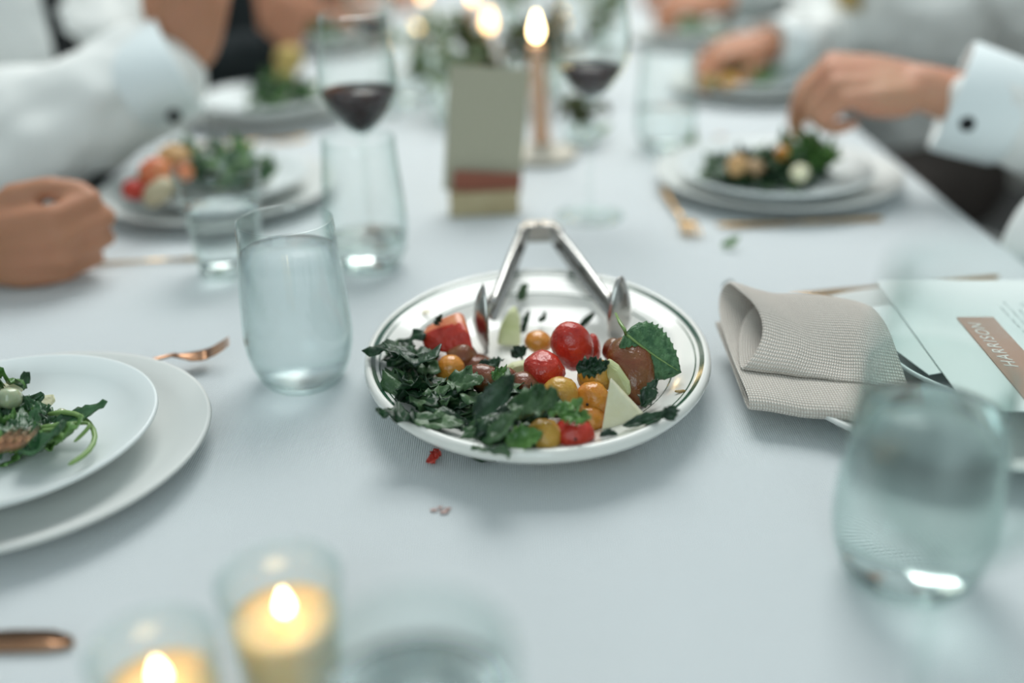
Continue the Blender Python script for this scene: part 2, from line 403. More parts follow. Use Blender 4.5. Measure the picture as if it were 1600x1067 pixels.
solo(leaf_mesh(.028,.020,.5,.3,.18,.003,43), M_kale, G(652,650,.034), 15, 8, 190, 'dark kale leaf poking over the lower left rim of the platter')
solo(leaf_mesh(.038,.016,.2,.2,.08,.0012,44), M_kale2, G(640,650,.034), 12, 8, -18, 'pale green kale strip lying along the lower left rim bands')
solo(leaf_mesh(.034,.014,.4,.5,.10,.002,45), M_kale2, G(755,694,.034), 5, -14, 30, 'lit green kale leaf with a pale rib at the front of the heap')
solo(leaf_mesh(.026,.018,.6,.3,.14,.002,46), M_arug, G(788,688,.034), 30, 8, 5, 'mid green kale leaf over the front rim beside the yellow tomato')
solo(leaf_mesh(.040,.016,.8,.4,.08,.001,47), M_kale, G(740,650,.044), 35, -16, 40, 'long curved kale leaf arching along the top of the heap')
solo(leaf_mesh(.032,.020,.6,.4,.14,.003,48), M_kale2, G(700,592,.040), 25, 10, -22, 'glossy pale dark kale leaf draped beside the amber tomato at left')
solo(leaf_mesh(.040,.022,.7,.3,.12,.003,70), M_kale2, G(792,632,.046), 32, 6, -8, 'lighter grey-green kale leaf folded on the right top of the heap')
solo(leaf_mesh(.024,.009,.4,.3,.35,.002,49), M_arug, G(856,645,.046), 25, 4, 22, 'feathery green herb sprig pointing up right over the front yellow tomato', 'herb', 'herb_sprig')
solo(leaf_mesh(.024,.010,.5,.3,.35,.002,50), M_arug, G(876,645,.045), 30, 10, -28, 'small herb sprig lying on top of the front red tomato', 'herb', 'herb_sprig')
solo(leaf_mesh(.022,.013,.4,.3,.22,.002,51), M_kale, G(900,574,.052), 50, 4, -4, 'dark torn herb leaf on the yellow tomato below the big red one', 'herb', 'herb_leaf')
solo(leaf_mesh(.015,.007,.4,.3,.2,.002,52), M_kale, G(920,578,.053), 30, 0, 22, 'small dark leaf beside the torn herb leaf on the yellow tomato', 'herb', 'herb_leaf')
solo(leaf_mesh(.038,.007,.3,.6,.08,.001,53), M_kale, G(973,665,.031), 35, -4, 10, 'dark curled herb strip lying on the right front rim', 'herb', 'herb_strip')
solo(leaf_mesh(.011,.009,.3,.3,.1,.001,54), M_kale, G(1040,655,.036), 50, -50, 30, 'tiny dark leaf tip standing on the right front rim', 'herb', 'herb_leaf')
solo(leaf_mesh(.012,.010,.3,.3,.1,.001,55), M_kale, G(937,684,.026), 45, 0, 4, 'small dark leaf at the foot of the white triangular slice', 'herb', 'herb_leaf')
solo(leaf_mesh(.022,.010,.5,.3,.15,.002,56), M_kale, G(1002,634,.028), 30, -20, 60, 'dark leaf tucked under the mint leaf beside the brown tomato', 'herb', 'herb_leaf')
solo(leaf_mesh(.015,.010,.4,.3,.15,.002,57), M_kale, G(996,532,.045), 60, -20, 10, 'dark leaf standing behind the mint leaf at the right tong head', 'herb', 'herb_leaf')
solo(leaf_mesh(.016,.013,.4,.3,.05,.001,58), M_kale2, G(811,470,.020), 60, -60, 85, 'dark herb leaf high on the far inner wall of the platter', 'herb', 'herb_leaf')
solo(leaf_mesh(.022,.006,.3,.5,.05,.001,59), M_kale, G(814,520,.014), 60, -30, 80, 'thin dark herb strip behind the pale green wedge', 'herb', 'herb_strip')
solo(leaf_mesh(.018,.006,1.6,.5,.05,.001,60), M_kale, G(840,500,.014), 40, 0, 0, 'small curled dark herb strip alone on the far side of the platter', 'herb', 'herb_strip')
solo(leaf_mesh(.018,.005,.6,.5,.05,.001,61), M_kale, G(904,512,.016), 40, -20, 40, 'dark herb strip behind the big red tomato', 'herb', 'herb_strip')
solo(leaf_mesh(.022,.010,.5,.4,.2,.002,62), M_kale, G(746,574,.024), 20, 0, 0, 'dark leaf scraps at the foot of the left tong head', 'herb', 'herb_leaf')
solo(leaf_mesh(.013,.010,.5,.4,.15,.002,63), M_kale, G(800,558,.024), 40, -10, 40, 'dark leaf scrap on the pale melon slice in the middle', 'herb', 'herb_leaf')
solo(leaf_mesh(.010,.006,.5,.4,.05,.001,64), M_kale, G(680,508,.042), 80, -60, 60, 'dark leaf tip sticking up behind the big red tomato wedge', 'herb', 'herb_leaf')
solo(leaf_mesh(.012,.007,.5,.4,.2,.002,65), M_arug, G(770,594,.038), 30, -10, 60, 'small bright green leaf on the brown tomato', 'herb', 'herb_leaf')

# mint leaf: serrated, wrinkled, with a midrib and a stem
def mint():
    o = thing('mint_leaf', 'large wrinkled mint leaf with a stem leaning on the right side of the food', 'herb')
    bm = bmesh.new(); A, B = G(978,522,.060), G(1064,582,.034)
    ax = (B-A); L = ax.length; ax.normalize(); nrm = Vector((-.15,-.70,.70)); sd = ax.cross(nrm).normalized(); nrm = sd.cross(ax)
    nu, nv = 34, 14; rows = []
    for i in range(nu+1):
        u = i/nu; wd = .0205*(math.sin(PI*min(1, u**.72))**.65 if 0 < u < 1 else .02)
        row = []
        for j in range(nv+1):
            v = j/nv*2-1
            ser = 1 + .07*(1 if i % 3 == 0 else -.4)*(abs(v) > .9)
            vein = math.exp(-((u*9 - abs(v)*2.6) % 1.0 - .5)**2*24)
            z = -.006*v*v - .004*math.sin(PI*u) + .0020*vein*(1-abs(v)*.3)*(abs(v) > .05) + .0016*noise.noise(Vector((u*22, v*9, 3)))
            row.append(bm.verts.new(A + ax*(u*L + .004*(abs(v))*0) + sd*(v*wd*ser) + nrm*z))
        rows.append(row)
    for a, b in zip(rows, rows[1:]):
        for k in range(nv): bm.faces.new((a[k], a[k+1], b[k+1], b[k]))
    m = mat('mint_skin', (.045,.125,.055), .5, .4, noise_=(150, (.10,.22,.095), 4), bump=('noise', 330, .0016))
    solid(obj('leaf_blade', bm, m, o), .0005)
    pts = [A + ax*(L*u) + nrm*(.0004 - .004*math.sin(PI*u)) for u in (0,.2,.4,.6,.8,.96)]
    obj('midrib', tube(pts, [.0011,.001,.0008,.0007,.0005,.0003], 6), M_stem, o)
    obj('stem', tube([A, G(976,515,.066), G(968,503,.068), G(962,490,.066)], [.0013,.0013,.0012,.0010], 8), M_stem, o)
mint()

# ------------------------------------------------------------------ fruit and vegetables on the platter
def tomato(px, py, h, r, m, label, rx=0, ry=0, rz=0, lump=.12, seed=0, name='cherry_tomato', scar=None):
    p = G(px, py, h)
    o = thing(name, label, 'tomato', (p.x, p.y, p.z))
    obj('tomato_skin', blob((0,0,0), r, rot=rot(rx, ry, rz), lump=lump, seed=seed), m, o)
    if scar:
        d = Vector(scar).normalized(); M = rot(rx, ry, rz).to_matrix()
        q = M @ Vector((d.x*r[0], d.y*r[1], d.z*r[2]))*.985
        obj('stem_scar', blob(q, (.0011,.0009,.0011), sub_=1), M_dark, o)
    return o
tomato(894,541,.040, (.0152,.0155,.0200), M_red, 'big oval red tomato standing tallest in the middle of the platter', 8, -18, 10, .05, 1, 'plum_tomato')
tomato(850,578,.036, (.0142,.014,.0132), M_red, 'round dark red tomato leaning on the left of the tallest red one', 10, 20, 0, .14, 2)
tomato(897,678,.029, (.0128,.013,.0108), M_red, 'lowest red tomato at the front rim of the platter', 0, 0, 0, .12, 3, scar=(0,-.9,.3))
tomato(841,534,.030, (.0105,.0105,.0085), M_ora, 'small orange tomato behind the two joined red tomatoes', 0, 10, 0, .05, 4)
tomato(874,617,.032, (.0135,.0125,.0122), M_yel, 'smooth golden yellow tomato below the round dark red one', 0, -30, 0, .06, 5)
tomato(932,588,.034, (.0135,.0115,.0120), M_yel, 'yellow tomato under the torn herb leaf', 0, -20, 0, .10, 6)
tomato(925,625,.026, (.0122,.0115,.0130), M_ora, 'orange-yellow tomato with a dark dot beside the white triangle', 0, 15, 0, .10, 7, scar=(-.35,-.85,.1))
tomato(920,655,.018, (.0115,.011,.0090), M_ora, 'half hidden orange tomato above the lowest red tomato', 0, 0, 0, .1, 8)
tomato(850,683,.029, (.0122,.0125,.0118), M_yel, 'wrinkled amber yellow tomato at the front rim left of the red one', 0, 10, 0, .12, 9)
tomato(703,578,.022, (.0108,.011,.0120), M_ora, 'amber tomato half covered by kale at left of the platter', 0, 20, 0, .08, 10)
tomato(757,592,.026, (.0155,.011,.0098), M_brown, 'long brown-red tomato left of the middle of the platter', 0, 12, -15, .08, 11)
tomato(790,594,.022, (.0098,.010,.0090), M_brown, 'small brown-red tomato between the two larger brown ones', 0, 0, 0, .08, 12)
tomato(817,606,.028, (.0130,.012,.0115), M_brown, 'brown-green tomato just right of the kale heap', 0, -30, 0, .08, 13)
tomato(742,575,.014, (.015,.014,.011), M_brown, 'dark red tomato low behind the left tong head', 0, 0, 0, .1, 14)
tomato(926,548,.028, (.006,.010,.0135), M_red, 'narrow red tomato slice peeking out behind the tallest red tomato', 0, 0, 0, .05, 15)
# brown wedge at right
o = thing('heirloom_tomato_wedge', 'long dark brown-red heirloom tomato wedge beneath the mint leaf', 'tomato')
pa, pb = G(972,545,.038), G(1000,632,.018)
pts = [pa + (pb-pa)*t + Vector((0,0,.010*math.sin(PI*t))) for t in [k/8 for k in range(9)]]
bm = tube(pts, [.006,.0125,.0150,.0158,.0158,.0150,.0135,.0105,.004], 20, flat=.85)
obj('wedge_flesh', bm, M_brown, o)
bm = blob(G(958,548,.034), (.008,.010,.009), lump=.1, seed=5); obj('wedge_end', bm, M_brown, o)
# red wedge at left, cut face up
o = thing('tomato_wedge', 'large red tomato wedge with an orange cut face, left of the tongs', 'tomato')
q = [G(655,522,.040), G(715,497,.048), G(740,548,.034), G(660,548,.028)]
def wedge(pts_top, depth, m_skin, m_cut, o, nm='wedge_body', lift=0):
    bm = bmesh.new(); t = [bm.verts.new(p) for p in pts_top]; b = [bm.verts.new(p + depth) for p in pts_top]
    f = bm.faces.new(t); f.material_index = 1
    bm.faces.new(b[::-1]); n = len(t)
    for i in range(n): bm.faces.new((t[i], b[i], b[(i+1)%n], t[(i+1)%n]))
    bmesh.ops.recalc_face_normals(bm, faces=bm.faces)
    ob = obj(nm, bm, [m_skin, m_cut], o); bevel(ob, .0028, 4); return ob
bm = bmesh.new()
front = [G(655,524,.034), G(688,512,.040), G(716,504,.044), G(734,520,.040), G(742,556,.026), G(714,556,.024), G(662,548,.024)]
back = [G(664,520,.036)+Vector((0,.012,0)), G(690,505,.044)+Vector((0,.012,0)), G(714,496,.048)+Vector((0,.013,0)), G(724,500,.045)+Vector((0,.014,0)), G(735,545,.024)+Vector((0,.016,0)), G(710,545,.020)+Vector((0,.016,0)), G(670,540,.020)+Vector((0,.014,0))]
fv = [bm.verts.new(p) for p in front]; bv = [bm.verts.new(p) for p in back]
bm.faces.new(fv); bm.faces.new(bv[::-1])
for i in range(7):
    f = bm.faces.new((fv[i], bv[i], bv[(i+1)%7], fv[(i+1)%7])); f.material_index = 1 if i in (0,1,2) else 0
ob = obj('wedge_body', bm, [M_red, M_flesh], o); bevel(ob, .003, 3); sub(ob, 1)
bm = blob(G(722,562,.020), (.013,.012,.012), lump=.15, seed=8); obj('wedge_lower_flesh', bm, M_brown, o)
def slab_poly(name, label, cat, pts, thick, m, bev=.0015, nrm=Vector((0,1,0))):
    bm = bmesh.new(); a = [bm.verts.new(p) for p in pts]; b = [bm.verts.new(p + nrm*thick) for p in pts]; n = len(a)
    bm.faces.new(a); bm.faces.new(b[::-1])
    for i in range(n): bm.faces.new((a[i], b[i], b[(i+1)%n], a[(i+1)%n]))
    ob = obj(name, bm, m, smooth=False); bevel(ob, bev, 3); return tag(ob, label, cat)
slab_poly('fruit_slice', 'white triangular fruit slice standing at the right front of the food', 'fruit',
          [G(953,593,.050), G(1008,652,.024), G(985,662,.022), G(939,678,.020)], .010, M_pear, .0014, Vector((.15,.85,-.25)))
slab_poly('fruit_slice', 'pale rounded fruit slice half hidden between yellow tomato and brown wedge', 'fruit',
          [G(950,562,.050), G(968,575,.045), G(985,600,.036), G(988,620,.028), G(968,622,.026), G(948,592,.038)], .008, M_pear2, .003)
slab_poly('melon_wedge', 'pale yellow-green wedge standing on the far side by the left tong', 'fruit',
          [G(806,480,.034), G(812,498,.028), G(814,542,.012), G(776,540,.012), G(782,512,.024), G(796,488,.032)], .008, M_pear2, .003)
slab_poly('melon_slice', 'pale green melon slice lying in the middle behind the brown tomatoes', 'fruit',
          [G(770,586,.022), G(800,566,.026), G(828,560,.026), G(826,580,.020), G(806,592,.016), G(784,596,.014)], .014, M_pear2, .004, Vector((0,.8,-.4)))
slab_poly('white_fruit_slice', 'white fruit sliver in the dressing right of the lowest red tomato', 'fruit',
          [G(920,674,.014), G(936,668,.016), G(944,690,.014), G(924,702,.012), G(914,692,.011)], .008, M_pear, .002)
slab_poly('stem_chip', 'thin split brown stem chip on the orange tomato', 'stem',
          [G(905,632,.044), G(910,634,.044), G(930,662,.036), G(927,664,.036), G(914,650,.040)], .0015, mat('dry_stem', (.48,.22,.06), .5), .0003)
# oil drops / seeds scattered on the rim and dressing pool
def pool(name, label, pxs, m, z=.0012):
    bm = bmesh.new(); vs = [bm.verts.new(p) for p in pxs]; bm.faces.new(vs)
    o = obj(name, bm, m, smooth=False); solid(o, z, 1); return tag(o, label, 'sauce')
M_oil = mat('dressing', (.40,.26,.08), .08, .5, trans=.3, coat=.6)
bm = blob(G(905,690,.0115), (.040,.011,.0028)); tag(obj('dressing_pool', bm, M_oil), 'golden dressing pooled around the front tomatoes', 'sauce')
bm = blob(G(1063,611,.0285), (.0040,.0014,.0012)); tag(obj('dressing_drop', bm, M_oil), 'golden dressing drop on the right rim under the mint leaf', 'sauce')
bm = blob(G(666,487,.0275), (.0040,.0016,.0012)); tag(obj('dressing_drop', bm, M_bead), 'pale yellow crumb on the upper left rim of the platter', 'crumb')

# ------------------------------------------------------------------ tongs
def tongs():
    o = thing('serving_tongs', 'stainless steel serving tongs lying open across the far rim of the platter', 'tongs')
    H = G(842,364,y=.865); up = Vector((0,-.12,1)).normalized()
    bm = bmesh.new()
    pr = [(-.0200,-.012),(-.0145,.008),(-.010,.0115),(.010,.0115),(.0145,.008),(.0215,-.012),(.0150,-.0125),(.0100,-.003),(-.0090,-.003),(-.0130,-.0125)]
    a = [bm.verts.new(H + Vector((x, y, 0)) + up*.0088) for x, y in pr]; b = [bm.verts.new(H + Vector((x*1.06, y, 0)) - up*.0088) for x, y in pr]
    bm.faces.new(a); bm.faces.new(b[::-1])
    for i in range(len(a)): bm.faces.new((a[i], b[i], b[(i+1)%len(a)], a[(i+1)%len(a)]))
    bevel(obj('hinge', bm, M_steel, o, False), .0016, 3)
    obj('hinge_pin', tube([H + up*.0098 + Vector((0,-.004,0)), H + up*.0105 + Vector((0,-.004,0))], .0035, 14), M_steel, o)
    for s, T, c, nx in ((-1, G(772,470,y=.752), G(758,498,y=.716), (.985,-.17)), (1, G(950,470,y=.756), G(966,486,y=.722), (.80,-.60))):
        A = H + Vector((s*.0165, -.007, 0)); d = (T-A).normalized()
        side = d.cross(up).normalized(); u = side.cross(d).normalized()
        if side.x*s < 0: side = -side
        n = 10; rows = []; E_ = T + (T-A).normalized()*.016
        for i in range(n+1):
            t = i/n; p = A + (E_-A)*t; hw = .0078 + .0022*math.sin(PI*min(t*1.15,1)); 
            rows.append([bm_v for bm_v in (p - side*.0050 + u*hw, p - side*.001 + u*hw*1.04, p + side*.0012 + u*hw*.72, p + side*.0004 + u*hw*.35, p + side*.0004 - u*hw*.35, p + side*.0012 - u*hw*.72, p - side*.001 - u*hw*1.04, p - side*.0050 - u*hw)])
        bm = bmesh.new(); rows = [[bm.verts.new(q) for q in r] for r in rows]
        for r0, r1 in zip(rows, rows[1:]):
            for k in range(7): bm.faces.new((r0[k], r0[k+1], r1[k+1], r1[k]))
        solid(obj('arm', bm, M_steel, o), .0010)
        nrm = Vector((s*nx[0], nx[1], 0)).normalized(); al = Vector((-nrm.y, nrm.x, 0))
        bm = bmesh.new(); na, nv = 48, 7
        rings = [[bm.verts.new(c + nrm*.009)]]
        for i in range(1, nv+1):
            f = i/nv; ring = []
            for k in range(na):
                an = 2*PI*k/na; low = max(0, -math.sin(an)); sc_ = 1 + (.06*math.cos(an*12)*(low > .1) if i == nv else 0)
                wx = .0165*(1 - .25*max(0, math.sin(an)))
                ring.append(bm.verts.new(c + nrm*(.009*(1-f*f)) + al*(wx*f*sc_*math.cos(an)) + Vector((0,-.05,1))*(.0295*f*sc_*math.sin(an))))
            rings.append(ring)
        for k in range(na): bm.faces.new((rings[0][0], rings[1][k], rings[1][(k+1)%na]))
        for r0, r1 in zip(rings[1:], rings[2:]):
            for k in range(na): bm.faces.new((r0[k], r1[k], r1[(k+1)%na], r0[(k+1)%na]))
        solid(obj('scalloped_head', bm, M_steel, o), .0010)
        obj('head_neck', tube([T, T*.45 + c*.55 + nrm*.003, c + nrm*.008], [.0085,.0080,.0060], 12, flat=.35, up=side), M_steel, o)
tongs()

# ------------------------------------------------------------------ glassware
def wall_prof(outer, t=.0016, base=.006):
    """outer: list of (r, z) from foot to rim -> closed wall"""
    inner = [(max(r-t, 0.0005), z) for r, z in outer if z > base]
    return [(0, outer[0][1])] + outer + [(outer[-1][0]-t*.5, outer[-1][1]+t*.4)] + inner[::-1] + [(inner[0][0]*.8, base+.001), (0, base)]
def fill_prof(outer, z0, z1, t=.0020):
    def rad(z):
        for (a, za), (b, zb) in zip(outer, outer[1:]):
            if za <= z <= zb and zb > za: return a + (b-a)*(z-za)/(zb-za)
        return outer[-1][0]
    zs = [z0 + (z1-z0)*k/10 for k in range(11)]
    return [(0, z0)] + [(max(rad(z)-t, .0004), z) for z in zs] + [(0, z1)]
TUM = [(.024,0),(.029,.0015),(.0335,.008),(.0375,.018),(.0400,.030),(.0408,.040),(.0404,.055),(.0395,.070),(.0382,.085),(.0368,.10),(.0356,.115),(.0348,.129)]
TAP = [(.027,0),(.0295,.001),(.0305,.004),(.0325,.03),(.0355,.06),(.0385,.085),(.0412,.105)]
def tumbler(x, y, label, prof=TUM, s=1.0, fill=.106, name='water_glass', gm=M_glass, water=M_water):
    pr = [(r*s, z*(s if s < 1 else 1)) for r, z in prof]
    t = thing(name, label, 'glass', (x, y, TZ))
    obj('glass_wall', lathe(wall_prof(pr), 64), gm, t)
    if water: obj('water', lathe(fill_prof(pr, .0078, fill), 64), water, t)
    return t
tumbler(-.1605, .697, 'stemless tumbler full of fizzy water standing left of the oval platter', water=M_fizz)
tumbler(-.270, .925, 'tapered glass of water in front of the middle left salad', TAP, 1.0, .066)
tumbler(-.137, .930, 'stemless water tumbler behind and right of the fizzy one, nearly empty', TUM, .98, .030)
tumbler(.208, 1.325, 'stemless water glass on the far right side behind the salad plates', TUM, .98, .05)
tumbler(.212, .447, 'large blurred water tumbler at the right front below the menu card', TUM, 1.05, .102, gm=M_glass2)
tumbler(-.036, .262, 'blurred empty-looking tumbler at the bottom edge beside the votive candle', TUM,   .985, .103, gm=M_glass2)
tumbler(-.15, 1.62, 'far clear water glass left of the sage card', TUM, .95, .05)
WG_BOWL = [(.0035,.118),(.010,.1205),(.0205,.1305),(.0300,.1440),(.0358,.1570),(.0372,.166),(.0370,.178),(.0355,.195),(.0335,.213),(.0315,.230)]
def wine_glass(x, y, label, fill=.166, s=1.0, gm=M_glass):
    t = thing('wine_glass', label, 'glass', (x, y, TZ))
    bowl = [(r*s, z*s) for r, z in WG_BOWL]; th = .0012
    inner = [(max(r-th, .0004), z+.001) for r, z in bowl]
    obj('bowl', lathe([(0, bowl[0][1])] + bowl + [(bowl[-1][0]-th*.5, bowl[-1][1]+.0005)] + inner[::-1] + [(0, inner[0][1])], 64), gm, t)
    obj('stem', lathe([(0,.003*s),(.006*s,.003*s),(.0035*s,.010*s),(.0026*s,.03*s),(.0026*s,.09*s),(.0034*s,.112*s),(.0040*s,.1178*s),(0,.1178*s)], 20), gm, t)
    obj('foot', lathe([(0,0),(.034*s,0),(.035*s,.001),(.034*s,.0018),(.012*s,.0035),(.006*s,.0030),(0,.0030)], 56), gm, t)
    if fill:
        obj('red_wine', lathe(fill_prof(inner, inner[0][1]+.001, fill*s, .0004), 56), M_wine, t)
    return t
wine_glass(-.139, .975, 'wine glass with red wine left of the sage card, behind the water tumblers', .161, 1.0)
wine_glass(.088, 1.062, 'wine glass with red wine just right of the sage card and taper candle', .149, 1.07)
wine_glass(-.195, 1.56, 'distant wine glass with red wine in front of the far left guests', .145, .95)
wine_glass(.158, .305, 'empty wine glass nearest the camera, blurred in front of the big tumbler', 0, 1.04, M_glass2)
wine_glass(.15, 1.85, 'distant empty wine glass behind the right wine glass', 0, 1.0)
wine_glass(-.10, 2.05, 'distant empty wine glass between the far left guests and the flowers', 0, 1.0)

# ------------------------------------------------------------------ candles
def flame_mesh(h, r):
    return lathe([(0,0),(r*.55,h*.06),(r*.92,h*.2),(r,h*.34),(r*.82,h*.52),(r*.52,h*.72),(r*.22,h*.9),(0,h)], 16)
def lamp(name, p, e, parent, r=.006):
    l = bpy.data.lights.new(name, 'POINT'); l.energy = e; l.color = (1,.62,.30); l.shadow_soft_size = r
    o = bpy.data.objects.new(name, l); C.objects.link(o); o.location = p; o.parent = parent
def votive(x, y, label, s=1.0, lit=True):
    t = thing('votive_candle', label, 'candle', (x, y, TZ))
    out = [(.0225*s,0),(.024*s,.001),(.0250*s,.02*s),(.0272*s,.045*s),(.0290*s,.068*s)]
    obj('glass_cup', lathe([(0,0)] + out + [(.0282*s,.0692*s)] + [(r-.002, z) for r, z in out[::-1] if z > .01] + [(.02*s,.006),(0,.006)], 64), M_glass2, t)
    obj('wax', lathe([(0,.0065),(.0215*s,.0065),(.0228*s,.02*s),(.0250*s,.043*s),(.0244*s,.0445*s),(.019*s,.0425*s),(0,.042*s)], 48), M_wax, t)
    obj('wick', tube([(0,0,.041*s),(.0006,0,.046*s),(.0012,0,.050*s)], .0007, 6), M_dark, t)
    obj('flame', flame_mesh(.0155*s, .0040*s), M_flame, t, loc=(.0008,0,.0455*s))
    lamp('candle_glow', (0,0,.058*s), .004, t)
votive(-.110, .376, 'lit votive candle in a clear glass cup at the front left of the photo')
vq = G(242, 1040, .054); votive(vq.x, vq.y, 'second lit votive candle, cut off by the bottom left edge of the photo', .95)
def taper(x, y, label, top=.143, r=.0115, lean=(0,0), dish=True, dr=.045, fs=1.0, m=M_flame, glow=.07):
    t = thing('taper_candle', label, 'candle', (x, y, TZ))
    if dish:
        obj('candle_dish', lathe([(0,0),(dr*.8,0),(dr,.006),(dr*1.0,.010),(dr*.9,.009),(dr*.55,.006),(.017,.006),(.016,.020),(.0125,.021),(.0122,.010),(0,.010)], 48), M_stone, t)
    z0 = .010
    P = [Vector((lean[0]*k/6, lean[1]*k/6, z0 + (top-z0)*k/6)) for k in range(7)]
    obj('wax', tube(P + [P[-1] + Vector((0,0,.002))], [r, r*.99, r*.96, r*.93, r*.90, r*.86, r*.82, r*.55], 20), M_taper, t)
    tp = P[-1]
    obj('wick', tube([tp, tp + Vector((.0005,0,.008))], .0007, 6), M_dark, t)
    obj('flame', flame_mesh(.036*fs, .0080*fs), m, t, loc=tp + Vector((.0005,0,.005)))
    lamp('candle_glow', tp + Vector((0,0,.022)), glow, t)
taper(.045, 1.290, 'tallest lit blush taper candle in a white dish just behind the sage card', .143, .0120, (-.006,0))
taper(-.028, 1.95, 'lit taper candle showing above the top edge of the sage card', .050, .008, fs=1.2, m=M_flame2, dr=.03)
taper(.106, 1.95, 'lit taper candle just right of the tallest one, farther back', .046, .008, fs=1.2, m=M_flame2, dr=.03)
taper(-.050, 1.72, 'lit taper candle left of the sage card at the top edge of the photo', .130, .010, fs=.7, m=M_flame2, dr=.03)
taper(-.170, 2.10, 'distant lit taper candle behind the left wine glass', .030, .008, fs=1.1, m=M_flame2, dr=.03)
taper(-.19, 2.55, 'most distant lit taper candle on the left at the top edge', .03, .008, fs=.8, m=M_flame2, dr=.03)
taper(.03, 2.75, 'distant lit taper candle beyond the greenery in the middle', .02, .008, fs=.8, m=M_flame2, dr=.03)

# ------------------------------------------------------------------ sage card in its block
o = thing('sage_table_card', 'upright sage green table card in a pale wood block', 'card', (-.025, 1.085, TZ), math.radians(4))
bm = bmesh.new(); box(bm, (-.002,0,.0125), (.076,.030,.025)); bevel(obj('wood_block', bm, M_wood, o, False), .0015)
Rm = Euler((math.radians(-6), math.radians(6), 0)).to_matrix()
bm = bmesh.new(); box(bm, Vector((.0035,.014,.087)), (.086,.0016,.134), Rm); obj('card', bm, M_card, o, False)
bm = bmesh.new(); box(bm, Vector((.002,-.0005,.034)), (.074,.0012,.022), Rm); obj('terracotta_strip', bm, M_terr, o, False)

# ------------------------------------------------------------------ folded napkin
def napkin():
    pr = [(.735,.0240),(.700,.0225),(.660,.0195),(.622,.0160),(.609,.0158),(.6035,.0190),(.606,.0235),(.616,.0255),(.645,.0250),(.685,.0275),(.715,.0320),(.735,.0380),
          (.743,.0450),(.741,.0520),(.733,.0565),(.720,.0580),(.703,.0570),(.690,.0545),(.676,.0490),(.662,.0420),(.650,.0355),(.642,.0300),(.644,.0275),(.655,.0290),(.685,.0325),(.706,.0385),(.712,.0450),(.704,.0495),(.688,.0490)]
    n = 44; bm = bmesh.new(); rows = []
    L = [0]
    for a, b in zip(pr, pr[1:]): L.append(L[-1] + math.hypot(a[0]-b[0], a[1]-b[1]))
    for i in range(n+1):
        t = i/n; row = []
        for k, (y, z) in enumerate(pr):
            fr = max(0, min(1, (k-15)/4)) * max(0, min(1, (z-.026)/.02))        # front top fold: its mouth is set back to the right
            x0 = .160 + .012*max(0, (z-.03)/.03) + .020*fr
            x = x0 + (.268-x0)*t
            yy = y - .038*t + .0025*math.sin(t*5 + k*.20)*(z > .03)
            zz = z - .006*t*(z > .03) + .0018*math.sin(t*7 + y*30)*(z > .034) + .0018*noise.noise(Vector((t*5, y*26, z*30)))
            zz += .004*max(0, t-.35)*(z < .03)
            row.append(bm.verts.new((x, yy, TZ + zz)))
        rows.append(row)
    uvl = bm.loops.layers.uv.new('UVMap')
    for i, (a, b) in enumerate(zip(rows, rows[1:])):
        for k in range(len(a)-1):
            f = bm.faces.new((a[k], a[k+1], b[k+1], b[k]))
            for lp, (ii, kk) in zip(f.loops, ((i,k),(i,k+1),(i+1,k+1),(i+1,k))): lp[uvl].uv = (ii/n*.16, L[kk])
    return bm
# napkin weave follows the cloth (UV in metres)
def napkin_mat():
    m = bpy.data.materials.new('beige_linen'); m.use_nodes = True; N = m.node_tree.nodes; Lk = m.node_tree.links; b = N['Principled BSDF']
    uv = N.new('ShaderNodeUVMap'); hgt = weave_nodes(N, Lk, uv.outputs[0], .0027)
    r = N.new('ShaderNodeValToRGB'); r.color_ramp.elements[0].color = (.66,.56,.48,1); r.color_ramp.elements[1].color = (.95,.89,.81,1); r.color_ramp.elements[1].position = .6
    Lk.new(hgt, r.inputs[0]); Lk.new(r.outputs[0], b.inputs['Base Color'])
    bp = N.new('ShaderNodeBump'); bp.inputs['Distance'].default_value = .0014; bp.inputs['Strength'].default_value = 1; Lk.new(hgt, bp.inputs['Height']); Lk.new(bp.outputs[0], b.inputs['Normal'])
    b.inputs['Roughness'].default_value = .9; b.inputs['Sheen Weight'].default_value = .2
    return m
ob = obj('folded_napkin', napkin(), napkin_mat()); solid(ob, .0026, 0); sub(ob, 1)
tag(ob, 'folded beige linen napkin resting on the edge of the right plate', 'napkin')

# ------------------------------------------------------------------ menu card with tag
mc = thing('menu_card', 'white printed menu card with a blush pink name tag on the right plate', 'menu card', (.372, .668, TZ+.0345), math.radians(-3))
bm = bmesh.new(); box(bm, (0,0,0), (.150,.215,.0010)); obj('card', bm, M_paper, mc, False)
tg = bmesh.new(); box(tg, (-.0225,-.035,.0013), (.027,.135,.0010)); tgo = obj('name_tag', tg, M_blush, mc, False)
def text(name, body, size, loc, rotz, m, parent):
    c = bpy.data.curves.new(name, 'FONT'); c.body = body; c.size = size; c.extrude = .00012; c.align_x = 'RIGHT'; c.align_y = 'CENTER'; c.space_character = 1.2; c.shear = .25
    t_ = bpy.data.objects.new(name, c); C.objects.link(t_); bpy.context.view_layer.update()
    me = bpy.data.meshes.new_from_object(t_.evaluated_get(bpy.context.evaluated_depsgraph_get())); bpy.data.objects.remove(t_)
    me.materials.clear(); o = obj(name, me, m, parent, False, loc); o.rotation_euler = (0,0,rotz)
    return o
text('tag_lettering', 'HARRISON', .0128, (-.0265,.021,.0020), PI/2, M_foil, tgo)
